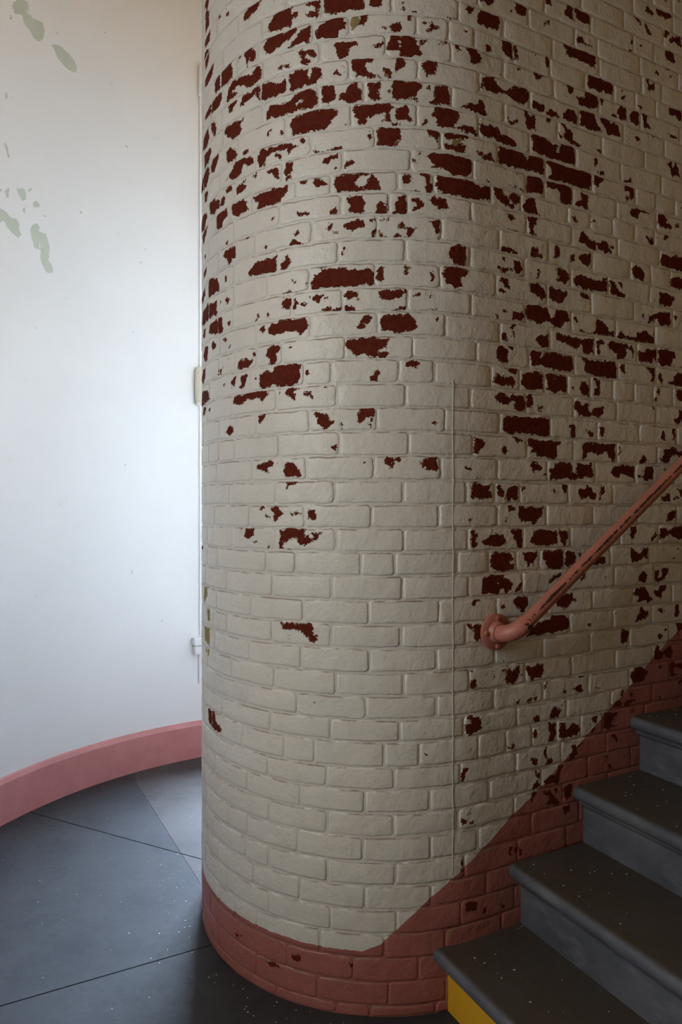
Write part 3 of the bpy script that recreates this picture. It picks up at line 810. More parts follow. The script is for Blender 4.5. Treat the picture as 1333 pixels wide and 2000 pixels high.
P423,2225 445,2219 476,2217 505,2230 513,2248 510,2276 542,2264 571,2247 574,2237 604,2236 605,2215 542,2214 479,2216 440,2214
P621,2223 636,2241 666,2228 718,2230 725,2248 771,2262 806,2244 816,2263 816,2213 759,2213 685,2216 630,2216
P750,2324 759,2323 762,2306 750,2307
P784,2320 829,2330 874,2349 904,2340 910,2301 900,2293 848,2293 835,2309 816,2313 809,2297 787,2292
P930,2337 947,2337 940,2322 933,2324
P226,2164 231,2180 252,2181 283,2190 285,2147 257,2144 241,2148
P317,2202 368,2192 379,2197 429,2191 496,2196 496,2149 462,2141 445,2150 448,2169 434,2173 418,2155 396,2161 363,2171 320,2178
P513,2198 548,2200 551,2186 530,2184 525,2166 533,2145 516,2145
P571,2188 589,2198 630,2199 666,2199 679,2191 666,2180 666,2154 642,2141 618,2145 624,2156 601,2166 577,2172
P673,2187 691,2198 709,2178 708,2148 700,2155 694,2174
P728,2180 765,2179 778,2191 813,2195 887,2201 937,2197 937,2175 917,2164 913,2141 848,2144 825,2146 816,2167 806,2146 728,2145
P205,2125 215,2132 249,2125 244,2109 262,2111 265,2131 331,2130 396,2122 397,2088 385,2071 347,2071 288,2078 257,2079 236,2083 215,2077 208,2101
P437,2129 502,2123 565,2125 615,2128 615,2071 601,2065 542,2067 496,2071 462,2074 450,2085 457,2110
P630,2127 657,2117 659,2096 642,2092
P765,2125 819,2124 822,2111 813,2073 797,2074 803,2096 790,2119
P838,2112 851,2109 864,2084 861,2071 842,2080
P887,2077 927,2080 927,2098 953,2121 984,2121 984,2067 933,2068
P165,2043 180,2050 236,2057 257,2051 259,2002 221,1995 187,1997 165,2008
P272,2055 320,2053 309,2036 325,2042 333,2055 368,2053 371,1995 347,1999 315,1993 272,2001 283,2014
P431,2014 440,2043 457,2041 476,2022 473,1995 457,1998 440,1997
P502,2057 530,2055 533,2031 528,1999 502,1999 502,2020 519,2025
P396,2015 406,2014 406,2004
P832,2051 851,2050 842,2027 834,2035
P819,2012 829,2011 829,1991 820,1993
P937,2050 984,2052 984,2009 947,2017
P190,1979 210,1981 215,1936 190,1937
P406,1974 423,1975 445,1954 457,1967 473,1966 476,1940 490,1928 499,1950 548,1959 545,1940 530,1923 496,1925 457,1916 429,1927 406,1943
P236,1940 257,1935 246,1925
P803,1979 816,1977 816,1964
P927,1936 953,1944 957,1976 984,1978 984,1946 947,1919
P81,1891 105,1898 195,1902 246,1901 291,1902 291,1856 278,1840 226,1841 155,1849 120,1840 86,1850
P382,1883 406,1889 409,1863 404,1842 393,1850
P462,1871 485,1866 499,1861 496,1848 482,1844
P528,1885 551,1884 548,1853 533,1844
P858,1881 867,1895 874,1873 884,1852 851,1859
P917,1898 933,1898 935,1858 920,1862
P-307,2215 -282,2225 -271,2219 -278,2212
P-249,2254 -234,2262 -223,2270 -221,2266 -237,2257
P-208,2276 -200,2268 -187,2267 -185,2256 -194,2257
P-187,2221 -169,2220 -173,2217
P-171,2188 -164,2195 -164,2183
P-274,2051 -263,2057 -237,2058 -224,2045 -230,2038 -252,2039 -267,2041
P-179,1864 -169,1865 -160,1861 -173,1859
P51,2042 60,2034 89,2027 119,2033 136,2017 126,1997 109,2004 75,1997 48,2008
P94,2056 128,2055 144,2059 144,2037 128,2040
P51,1961 70,1978 89,1972 109,1962 128,1971 168,1968 178,1955 176,1926 153,1919 131,1925 136,1948 119,1947 94,1934 65,1943
P188,1979 211,1981 209,1957 216,1936 188,1940
P234,1938 257,1943 250,1925
P58,2128 89,2126 109,2120 104,2078 84,2076 60,2090
P111,2130 136,2129 128,2113
P204,2130 240,2132 245,2125 242,2109 263,2107 263,2079 214,2079 209,2102
P77,2145 82,2172 94,2170 103,2148
P119,2196 124,2208 143,2207 131,2197 133,2178 138,2167 124,2164
P114,2222 128,2228 128,2245 158,2249 171,2258 173,2237 163,2224
P183,2281 204,2282 240,2283 240,2222 204,2226 186,2235
P84,2247 99,2245 97,2240
P53,2233 67,2221 60,2221
P-31,1823 -15,1820 8,1807 3,1791 -13,1785 -20,1772 -31,1773
P82,1793 94,1795 105,1782 94,1772 84,1778
P128,1831 153,1830 168,1821 166,1814 143,1815
P-327,1752 -307,1758 -285,1756 -282,1745 -300,1743 -311,1734 -320,1719
P-226,1738 -211,1736 -208,1749 -169,1753 -168,1737 -164,1730 -171,1713 -192,1715 -211,1725 -223,1731
P-79,1724 -60,1728 -42,1723 -45,1715 -55,1715
P-45,1660 -29,1677 -6,1668 17,1666 34,1674 32,1661 24,1653 41,1638 39,1624 17,1629 -6,1623 -29,1630 -45,1624
P55,1673 75,1669 89,1647 87,1628 70,1635 65,1654
P97,1631 109,1658 119,1670 151,1667 146,1622 114,1624 106,1614
P163,1673 183,1663 168,1651
P109,1599 141,1597 131,1586 111,1588
P151,1599 257,1597 263,1593 250,1566 229,1546 214,1537 204,1549 183,1551 163,1553 153,1563
P-45,1527 -33,1523 -22,1506 -22,1497 -31,1489 -22,1478 -24,1466 -43,1471
P1,1487 22,1496 27,1509 70,1508 89,1504 95,1490 89,1470 46,1468 13,1473
P114,1525 166,1522 168,1485 163,1461 143,1463 141,1482 128,1497
P36,1439 60,1449 109,1446 131,1432 128,1421 109,1414 132,1407 131,1392 89,1387 41,1392 34,1424
P168,1448 232,1447 229,1417 204,1405 196,1395 183,1415
P-58,1556 -40,1565 -49,1553
P165,1825 195,1826 246,1825 278,1824 341,1823 320,1805 325,1767 272,1769 236,1766 226,1783 203,1784 210,1800 180,1810
P448,1820 457,1827 519,1827 607,1827 604,1804 612,1777 598,1768 583,1774 559,1802 542,1789 519,1788 485,1795 468,1788 462,1772 444,1769
P624,1790 633,1817 639,1803 627,1786
P734,1770 759,1795 787,1770 746,1766
P848,1782 874,1797 874,1819 927,1827 953,1813 984,1821 984,1792 947,1801 913,1800 907,1776 874,1766
P205,1741 218,1752 236,1746 262,1739 252,1723 231,1726 218,1716 208,1726
P259,1708 272,1716 278,1708 265,1702
P293,1692 293,1728 312,1737 312,1751 390,1753 396,1731 393,1717 418,1717 418,1752 488,1752 496,1713 485,1700 445,1704 406,1693 385,1698 352,1700 320,1693
P589,1723 598,1747 654,1750 709,1750 709,1705 685,1711 654,1719 636,1720 630,1706 607,1707
P759,1702 768,1754 806,1751 813,1740 806,1700 778,1700
P728,1720 753,1712 734,1708
P871,1744 887,1748 881,1735
P344,1675 374,1676 371,1658 357,1652 347,1658
P423,1646 429,1663 468,1663 468,1675 488,1672 490,1655 510,1641 505,1625 482,1626 473,1643 457,1630 440,1628
P528,1643 533,1672 554,1677 554,1652 536,1635 533,1621 526,1627
P858,1640 887,1647 907,1658 910,1629 881,1618 861,1625
P930,1629 937,1645 957,1634
P947,1668 984,1673 984,1625 963,1648
P884,1545 894,1572 920,1589 940,1581 933,1558 900,1545
P691,1528 718,1527 715,1499 700,1476 685,1496
P790,1481 813,1489 822,1504 835,1491 806,1470
P845,1480 848,1515 881,1521 897,1505 920,1518 960,1525 984,1518 984,1482 953,1470 927,1483 897,1501 887,1483 861,1480
P205,1484 215,1506 231,1519 272,1522 323,1514 325,1472 272,1467 226,1468
P333,1522 344,1513 376,1518 376,1489 357,1467 344,1477
P257,1450 352,1447 352,1387 283,1388 262,1420
P363,1425 368,1447 401,1440 412,1431 412,1403 379,1390 363,1399
P488,1396 519,1424 554,1417 551,1394
P426,1433 445,1435 434,1425
P688,1447 715,1431 740,1424 753,1445 784,1444 778,1407 759,1419 740,1404 697,1393 688,1415
P728,1327 743,1353 759,1358 775,1347 771,1321 746,1316
P822,1319 825,1373 838,1353 838,1333 861,1326 858,1365 894,1368 897,1351 874,1325 848,1313
P288,1340 299,1354 320,1367 347,1367 336,1360 293,1334
P431,1341 445,1359 462,1369 462,1356 440,1337
P-1,1325 1,1360 13,1374 41,1375 89,1373 89,1363 128,1344 119,1330 99,1312 89,1325 75,1328 65,1312 36,1319 8,1317
H53,1348 63,1353 65,1346
P128,1316 148,1330 153,1343 166,1344 158,1326 136,1313
P-45,1284 -42,1295 -29,1299 -11,1297 -29,1285
P70,1266 89,1274 93,1268 75,1261
P124,1283 138,1296 191,1295 191,1262 173,1251 163,1242 158,1256 143,1265
P-58,1224 -42,1224 -43,1206 -55,1213
P-33,1217 -20,1220 3,1216 -6,1189 -6,1174 -20,1164 -30,1172
P-45,1069 -38,1074 -36,1065
P-48,1012 -46,1036 -33,1046 -24,1038 -25,1012
P82,1062 109,1061 119,1052 153,1064 166,1035 153,1035 143,1019 124,1009 104,1016 95,1024 97,1051
P186,1066 209,1054 234,1061 260,1060 263,1044 250,1018 206,1015 191,1040
P39,1029 50,1044 46,1030
P219,955 229,956 232,942 220,944
P178,943 209,953 206,941
P216,874 224,892 245,882 240,865
P-66,927 -55,931 -43,927 -60,912
P-66,872 -66,900 -45,903 -42,919 -11,919 -4,882 -20,873 -51,870
P143,944 156,952 153,940
P309,1270 341,1296 398,1297 396,1273 382,1261 379,1250 352,1243 336,1254
P190,1165 210,1186 236,1204 293,1212 299,1225 363,1223 383,1205 382,1177 336,1168 288,1166 241,1164 200,1162
P401,1274 409,1279 420,1269 409,1264
P709,1275 715,1296 759,1300 784,1284 784,1271 806,1250 784,1243 771,1248 725,1246 734,1263
P816,1282 842,1281 848,1298 877,1303 881,1283 864,1271 864,1251 822,1264
P897,1291 907,1295 906,1282
P715,1174 734,1205 740,1226 784,1204 784,1189 771,1181
P835,1209 864,1218 864,1194 848,1197
P933,1214 953,1228 960,1189 947,1175 923,1181 937,1191
P468,1178 482,1185 490,1179 473,1174
P633,1127 648,1152 679,1136 673,1107 654,1096 636,1106
P829,1111 845,1123 861,1108 851,1098 835,1102
P871,1130 884,1137 884,1126
P940,1155 984,1156 984,1120 947,1119
P813,1025 816,1051 835,1076 848,1048 867,1042 864,1022 829,1021
P874,1059 907,1065 920,1050 913,1024 887,1024 874,1037
P688,969 691,986 715,992 715,1005 750,1002 781,981 759,949 703,946
P404,961 412,970 440,967 445,948 423,940
P265,997 280,999 272,980 267,977
P352,963 368,953 357,946
P293,883 299,902 315,906 341,892 331,872 299,870
P215,870 228,892 244,880 241,868 221,865
P592,875 618,893 648,885 636,870 595,871
P636,912 645,927 654,922 639,899
P651,876 673,886 712,881 666,870
P679,907 691,911 700,902 688,899
P904,1007 940,1010 933,991 960,997 984,981 984,963 953,980 927,983 923,961 947,949 907,947
P548,854 636,848 601,832 577,815 577,790 548,802
P479,845 519,850 513,836 519,827 502,821 496,834
P842,992 855,999 851,988
P519,951 533,951 530,943
P431,1000 454,1002 448,994
P691,845 703,850 715,838
P940,928 984,932 967,911
P218,813 221,854 231,839 230,813
P236,850 252,851 244,835
P283,853 315,854 317,814 307,794 285,795 291,822
P333,800 335,847 363,845 368,823 401,844 423,827 434,809 423,798 390,795 352,795
P393,766 412,763 420,734 406,722 382,716 387,735 398,737
P423,758 448,768 445,758
P262,763 275,775 278,737 267,739
P272,716 275,730 301,733 304,717
P205,745 218,749 236,740 226,722 210,737
P223,705 244,692 241,678 228,687
P213,643 218,663 233,670 244,651 236,640
P265,660 293,675 320,678 331,700 357,700 336,684 339,639 299,650 272,649
P205,601 205,628 231,629 218,614 210,600
P259,626 291,628 309,601 333,580 336,566 275,576 288,597
P312,628 331,625 329,615 312,620
P349,593 357,628 393,629 387,586 368,577
P347,554 382,557 379,531 357,531
P548,800 548,842 601,835 589,811 624,798 589,792
P583,772 601,772 624,758 615,742 601,755
P485,801 505,811 508,808 490,796
P548,699 571,699 559,686
P565,664 577,671 586,648
P565,631 580,639 574,621
P106,802 124,805 127,814 138,806 133,796
P-82,744 -73,763 -58,759 -64,737 -68,720 -82,720
P-86,593 -75,604 -63,591 -73,582
P-62,611 -51,621 -47,614 -55,609
P-49,583 -38,587 -40,576
P-83,433 -82,467 -73,479 -68,461 -70,430
P111,444 114,474 124,468 121,436
P136,453 148,466 156,453 168,446 161,430 143,444
P-69,326 -57,334 -18,322 -23,302 -57,295
P-5,286 17,302 13,278
O-143,249 -116,252 -132,226
P77,286 95,281 91,275
'''
JOINTS = '''
[3572, 3500, 3428, 3357, 3285, 3215, 3144, 3077, 3008, 2937, 2866, 2790, 2722, 2650, 2586, 2514, 2439, 2365, 2287, 2212, 2135, 2063, 1986, 1911, 1836, 1759, 1683, 1607, 1531, 1456, 1382, 1305, 1229, 1154, 1079, 1005, 931, 861, 782, 711, 637, 563, 486, 410, 336, 260, 185, 110, 35]
2:652
4:409 416
5:-756 -92 87 303 529 750
6:-563 -445 -234 -128 -34 456 602 715 826
7:-752 -540 -332 -118 87 527 742
8:-657 -445 -229 -13 202 429 652 875
9:-756 -545 -399 -114 91 327 542 764
10:-662 -440 -232 -15 200 414 639
11:-571 -365 -152 63 271 493 715
12:-677 -467 -252 -36 184 267 398 615
13:-923 -804 -625 -505 -292 -177 36 164 374 485 597 712 819
14:-686 -470 -320 -262 -44 188 393 621 849
15:-790 -568 -150 72 285 493 690
16:-902 -695 -482 -269 -49 176 389 573
17:-898 -577 -365 -156 55 278 488 706
18:-907 -640 -467 -263 -44 181 392 612 821
19:-997 -786 -568 -356 -137 72 291 507 725
20:-786 -677 -460 -245 -23 199 406 625 829
21:-1094 -812 -595 -505 -289 -175 36 156 266 374 485 597 709 815 922
22:-912 -701 -485 -267 -46 184 402 615 829
23:-786 -577 -358 -139 70 293 521 734 946
24:-898 -689 -475 -258 -36 188 402 618 835
25:-1025 -806 -587 -369 -153 63 280 507 715
26:-931 -704 -492 -275 -60 51 158 376 594 806
27:-1044 -819 -595 -375 -160 63 275 499 726 946
28:-912 -704 -487 -275 -56 -19 173 387 636 841
29:-1016 -742 -628 -409 -301 -94 27 141 245 356 583 787
30:-946 -714 -502 -278 -56 170 375 604 818
31:-1023 -812 -598 -382 -160 60 280 493 700 919
32:-946 -717 -505 -283 -64 -38 166 387 600 806
33:-1044 -816 -606 -382 -166 51 264 481 685 900
34:-916 -707 -490 -273 -51 181 392 610 806
35:-827 -620 -394 -168 48 261 476 685
36:-979 -723 -507 -287 -72 146 368 589
37:-855 -668 -561 -336 -223 -15 99 211 325 436
38:-736 -520 -303 -85 141 344
39:-827 -612 -397 -189 31 252
40:-730 -517 -304 -92 133
41:-827 -620 -404 -187 -16 211
42:-730 -517 -299 -69
43:-798 -609 -394 -184 15
44:-730 -507 -297 -84
45:-786 -540 -334 -139
46:-659 -434 -227 -69
47:-786 -550 -321 -139
'''
LEFT = '''
5004,4181 4989,4216 4949,4260 4904,4274 4899,4235 4914,4212 4869,4203 4814,4221 4801,4185 4809,4141 4829,4109 4869,4100 4894,4127 4924,4142 4944,4175 4989,4154
4756,4133 4733,4151 4682,4157 4636,4142 4601,4112 4601,4066 4647,4051 4687,4065 4718,4079 4733,4106
5014,4133 5004,4135 5007,4111 5017,4106
4793,4154 4785,4159 4786,4145
5049,3711 5034,3724 5034,3691 5044,3681
5051,3460 5039,3457 5019,3397 5029,3392 5044,3422
5049,3210 5019,3244 5024,3196 5037,3180
4979,3253 4949,3268 4921,3269 4914,3225 4939,3201 4964,3230
4909,3274 4889,3293 4869,3296 4904,3270
4874,3225 4854,3241 4829,3230 4834,3215 4869,3201
4939,3169 4927,3182 4921,3155 4934,3145
5119,3103 5079,3112 5039,3112 5019,3091 4974,3100 4957,3082 4964,3062 4949,3026 4964,3001 5009,3016 5039,3033 5054,3056 5119,3019
4894,3076 4874,3110 4839,3122 4834,3085 4793,3086 4768,3029 4778,2951 4748,2916 4750,2884 4783,2874 4814,2900 4829,2952 4829,3030 4844,2990 4859,2981 4884,3032
4851,2880 4839,2884 4844,2860
5089,3213 5064,3208 5074,3195
4326,1362 4323,1379 4295,1385 4302,1366 4318,1358
'''

# ------------------------------------------------------------------ brick wall
rng = np.random.default_rng(7)
random.seed(7)
polys = []
for line in PATCHES.strip().split('\n'):
    pts = np.array([[float(q) for q in p.split(',')] for p in line[1:].split()]) / 1000.0
    polys.append((line[0], pts, pts.min(0), pts.max(0)))


def poly_sdf(pts, q):
    """signed distance of points q (n,2) to polygon pts, positive inside"""
    a = pts; b = np.roll(pts, -1, 0)
    ab = b - a
    dmin = np.full(len(q), 1e9); inside = np.zeros(len(q), bool)
    for k in range(len(a)):
        w = q - a[k]
        L = (ab[k] ** 2).sum() + 1e-12
        t = np.clip((w @ ab[k]) / L, 0, 1)
        dd = w - t[:, None] * ab[k]
        dmin = np.minimum(dmin, (dd ** 2).sum(1))
        cond = ((a[k][1] > q[:, 1]) != (b[k][1] > q[:, 1]))
        with np.errstate(divide='ignore', invalid='ignore'):
            xi = a[k][0] + (q[:, 1] - a[k][1]) * ab[k][0] / (ab[k][1] if abs(ab[k][1]) > 1e-12 else 1e-12)
        inside ^= cond & (q[:, 0] < xi)
    dist = np.sqrt(dmin)
    return np.where(inside, dist, -dist)


PK_S = [-9, -0.376, -0.19, -0.064, 0.031, 0.113, 0.257, 0.341, 0.542, 0.695, 0.887, 0.973, 3.0]
PK_Z = [0.205, 0.205, 0.364, 0.450, 0.507, 0.566, 0.646, 0.707, 0.839, 0.943, 1.080, 1.130, 2.45]


def pink_at(s, z):
    """height of the pink dado edge above the point (positive = pink)"""
    return np.interp(s, PK_S, PK_Z) - z


CH_S = [-1.3, -1.15, -0.8, -0.3, -0.12, 0.0, 0.5, 1.1]
CH_Z = [0.0, 0.5, 1.0, 1.6, 2.1, 2.6, 3.1, 3.6]
CH = np.array([  # rows z, columns s : how flaky the coat is
    [0.2, 0.1, 0.05, 0.0, 0.0, 0.2, 0.6, 0.8],
    [0.3, 0.1, 0.0, 0.0, 0.0, 0.3, 0.8, 0.9],
    [0.6, 0.1, 0.0, 0.0, 0.0, 0.4, 0.8, 0.9],
    [0.4, 0.15, 0.1, 0.0, 0.0, 0.5, 0.6, 0.6],
    [0.7, 0.4, 0.3, 0.2, 0.1, 0.5, 0.6, 0.6],
    [0.9, 0.6, 0.5, 0.5, 0.4, 0.6, 0.5, 0.5],
    [1.0, 0.8, 0.7, 0.6, 0.5, 0.5, 0.5, 0.5],
    [1.0, 0.7, 0.6, 0.5, 0.4, 0.4, 0.4, 0.4]])


def chip_at(s, z):
    s = np.clip(s, CH_S[0], CH_S[-1]); z = np.clip(z, CH_Z[0], CH_Z[-1])
    cols = np.stack([np.interp(s, CH_S, r) for r in CH])
    zi = np.clip(np.searchsorted(CH_Z, z) - 1, 0, len(CH_Z) - 2)
    t = (z - np.array(CH_Z)[zi]) / np.diff(CH_Z)[zi]
    k = np.arange(len(s))
    return cols[zi, k] * (1 - t) + cols[zi + 1, k] * t


def grid_axis(lo, hi, step):
    L = hi - lo
    n = max(1, int(round((L - 0.016) / step)))
    return np.concatenate([[lo - 0.003, lo, lo + 0.003, lo + 0.008],
                           np.linspace(lo + 0.008, hi - 0.008, n + 1)[1:-1],
                           [hi - 0.008, hi - 0.003, hi, hi + 0.003]])


E_IN = np.array([-0.003, 0.0, 0.003, 0.008, 0.014]); E_H = np.array([-0.010, -0.0022, -0.0008, -0.0002, 0.0])


def brick_mesh(s0, s1, z0, z1):
    """one rounded, slightly crooked brick face with its painted or bare areas"""
    g = 0.0036
    a, b = s0 + g + rng.uniform(-.0015, .0015), s1 - g + rng.uniform(-.0015, .0015)
    lo, hi = z0 + g + rng.uniform(-.0012, .0012), z1 - g + rng.uniform(-.0012, .0012)
    mine = []
    for k, pts, mn, mx in polys:
        if mx[0] < a or mn[0] > b or mx[1] < lo or mn[1] > hi:
            continue
        ov = max(0, min(mx[0], b) - max(mn[0], a)) * max(0, min(mx[1], hi) - max(mn[1], lo))
        ar = max(1e-9, (mx[0] - mn[0]) * (mx[1] - mn[1]))
        if ov > 0.22 * ar or ov > 0.22 * (b - a) * (hi - lo):
            mine.append((k, pts))
    step = 0.0055 if mine else 0.055
    ss = grid_axis(a, b, step); zz = grid_axis(lo, hi, step if mine else 0.05)
    S, Z = np.meshgrid(ss, zz)
    S = S.ravel(); Z = Z.ravel(); n = len(S)
    din = np.minimum(np.minimum(S - a, b - S), np.minimum(Z - lo, hi - Z))
    dx = np.minimum(S - a, b - S); dz = np.minimum(Z - lo, hi - Z); rc = 0.010
    cor = (dx < rc) & (dz < rc)
    din = np.where(cor, rc - np.sqrt((rc - dx) ** 2 + (rc - dz) ** 2), din)
    off = np.interp(din, E_IN, E_H * rng.uniform(0.55, 1.1) * (0.55 if pink_at((a + b) / 2, (lo + hi) / 2) > 0.03 else 1.0))
    u = (S - a) / (b - a) - .5; v = (Z - lo) / (hi - lo) - .5
    off = off + rng.uniform(-.0003, .0008) + u * rng.uniform(-.0015, .0015) + v * rng.uniform(-.0016, .0008)
    # wavering edges
    ph = rng.uniform(0, 6.28, 4)
    Zw = Z + (0.0013 * np.sin(S * 46 + ph[0]) + 0.0008 * np.sin(S * 121 + ph[1])) * 2 * v
    Sw = S + (0.0012 * np.sin(Z * 95 + ph[2]) + 0.0006 * np.sin(Z * 240 + ph[3])) * 2 * u
    x, y = wall_xy(Sw, off)
    peel = np.full(n, -1.0); olv = np.full(n, -1.0)
    q = np.stack([S, Z], 1)
    for k, pts in mine:
        sd = poly_sdf(pts, q)
        if k == 'P':
            peel = np.maximum(peel, sd)
        elif k == 'O':
            olv = np.maximum(olv, sd)
    for k, pts in mine:
        if k == 'H':
            peel = np.minimum(peel, -poly_sdf(pts, q))
    rim = (din - 0.0005) * 1.0           # the coat holds on round the joints
    peel = np.minimum(peel, rim); olv = np.minimum(olv, rim)
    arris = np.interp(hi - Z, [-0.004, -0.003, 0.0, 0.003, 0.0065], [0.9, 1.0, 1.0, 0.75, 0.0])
    ns, nz = len(ss), len(zz)
    i = np.arange(n).reshape(nz, ns)
    F = np.stack([i[:-1, :-1], i[:-1, 1:], i[1:, 1:], i[1:, :-1]], -1).reshape(-1, 4)
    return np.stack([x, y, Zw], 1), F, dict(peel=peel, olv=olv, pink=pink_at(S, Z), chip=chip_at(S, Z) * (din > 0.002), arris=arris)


def to_mesh(name, V, F, at):
    me = bpy.data.meshes.new(name)
    me.vertices.add(len(V)); me.vertices.foreach_set('co', V.astype(np.float32).ravel())
    me.loops.add(F.size); me.loops.foreach_set('vertex_index', F.astype(np.int32).ravel())
    me.polygons.add(len(F))
    me.polygons.foreach_set('loop_start', np.arange(0, F.size, 4, dtype=np.int32))
    me.polygons.foreach_set('loop_total', np.full(len(F), 4, np.int32))
    me.polygons.foreach_set('use_smooth', np.ones(len(F), bool))
    for k, v in at.items():
        fattr(me, k, v)
    me.update(calc_edges=True)
    me.validate()
    return me


S_MIN, S_MAX = -2.0, 1.75
# mortar core: half-round end plus both flanks, full height
cs = np.concatenate([np.arange(-math.pi * BR, 0, 0.04), np.arange(0, 2.46, 0.06)])
cz = np.concatenate([np.arange(0, 3.7, 0.1), [4.2, CEIL]])
S, Z = np.meshgrid(cs, cz); S = S.ravel(); Z = Z.ravel()
x, y = wall_xy(S, np.full(len(S), -0.0024))
i = np.arange(len(S)).reshape(len(cz), len(cs))
F = np.stack([i[:-1, :-1], i[:-1, 1:], i[1:, 1:], i[1:, :-1]], -1).reshape(-1, 4)
V = np.stack([x, y, Z], 1)
# far flank and end of the wall
ex, ey = PT + DV * 2.42; fx, fy = PT + DV * 2.42 + NV * (2 * BR - 0.0035)
n0 = len(V)
V = np.vstack([V, [[fx, fy, 0], [fx, fy, CEIL]]])
F = np.vstack([F, [[i[0, -1], n0, n0 + 1, i[-1, -1]], [n0, i[0, 0], i[-1, 0], n0 + 1]]])
zero = np.full(len(V), -1.0)
Sx = np.append(S, [2.42, 2.42]); Zx = np.append(Z, [0, CEIL])
me = to_mesh('wall_right', V, F, dict(peel=zero, olv=zero, pink=pink_at(Sx, Zx), chip=chip_at(Sx, Zx) * 0.45, arris=np.full(len(V), -1.0)))
brick_wall = link('wall_right', me, M_BRICK)
structure(brick_wall, 'round-ended brick stair wall with peeling off-white paint and pink dado')

joints = {}
lines = JOINTS.strip().split('\n')
zrow = [float(v) / 1000 for v in lines[0].strip('[]').split(',')]
for l in lines[1:]:
    k, v = l.split(':'); joints[int(k)] = [float(q) / 1000 for q in v.split()]
cells = []
for r in range(len(zrow)):
    z1 = zrow[r]; z0 = zrow[r + 1] if r + 1 < len(zrow) else 0.0
    if r == len(zrow) - 1 and z1 < 0.02:
        continue
    js = sorted(set(joints.get(r, [])))
    js = [q for k, q in enumerate(js) if k == 0 or q - js[k - 1] > 0.045]
    if not js:
        js = [0.05 if r % 2 else -0.06]
    while js[0] > S_MIN + 0.1:
        js.insert(0, js[0] - (0.213 if rng.random() < .7 else 0.108))
    while js[-1] < S_MAX - 0.1:
        js.append(js[-1] + (0.218 if rng.random() < .8 else 0.11))
    full = [js[0]]
    for q in js[1:]:
        gap = q - full[-1]
        if gap > 0.29:
            m = int(math.ceil(gap / 0.235)); b0 = full[-1]
            for t in range(1, m):
                full.append(b0 + gap * t / m)
        full.append(q)
    for a, b in zip(full[:-1], full[1:]):
        cells.append((a, b, z0, z1))


def seen(a, b, z0, z1):
    s = (a + b) / 2; z = (z0 + z1) / 2
    (x,), (y,) = wall_xy([s], [0.0])
    nx, ny = (-NV if s > 0 else np.array([math.cos(THP + s / BR), math.sin(THP + s / BR)]))
    r = math.hypot(x, y)
    cosv = -(nx * x + ny * y) / r
    px = 666.5 + 1333 * x / y; py = 995 - 1333 * (z - 1.59) / y
    if cosv <= 0.02 or not (-40 < 1333 - px and 380 < px) or not (-20 < py < 2010):
        return 0.0
    if s > -0.15 and z < 0.205 * (int((s + 0.13) / 0.2885) + 1):
        return 0.0
    return (b - a) * (z1 - z0) * cosv / (y * y)


area_of = [seen(*c) for c in cells]
order = sorted(range(len(cells)), key=lambda k: -area_of[k])
keep = set(k for k in order[:300] if area_of[k] > 0)
rest = []
for k, cdef in enumerate(cells):
    V, F, at = brick_mesh(*cdef)
    if k in keep:
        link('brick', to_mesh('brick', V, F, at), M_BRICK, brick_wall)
    else:
        rest.append((V, F, at))
nv = 0; Fs = []
for V, F, at in rest:
    Fs.append(F + nv); nv += len(V)
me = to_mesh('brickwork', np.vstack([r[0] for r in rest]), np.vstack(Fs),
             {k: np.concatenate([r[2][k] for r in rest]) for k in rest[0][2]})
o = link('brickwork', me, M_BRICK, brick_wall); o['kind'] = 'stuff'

# painted-over cord running down the wall where the round end begins
zz = np.linspace(0.43, 2.0, 90)
sx = -0.112 + 0.0010 * np.sin(zz * 23) + 0.0006 * np.sin(zz * 71)
x, y = wall_xy(sx, np.full(len(zz), 0.0008))
v, f = tube(list(zip(x, y, zz)), 0.0011, 6)
py_obj('painted_cord', v, f, M_SEAM, brick_wall, True)

# ------------------------------------------------------------------ outer curved wall with the tall window
W_A, W_B = math.radians(90.0), math.radians(117.4)      # window opening, angles about OC
W_Z0, W_Z1 = 0.72, 4.36
T_END = math.radians(200.0)


def oxy(th, r):
    return (OC[0] + r * math.cos(th), OC[1] + r * math.sin(th))


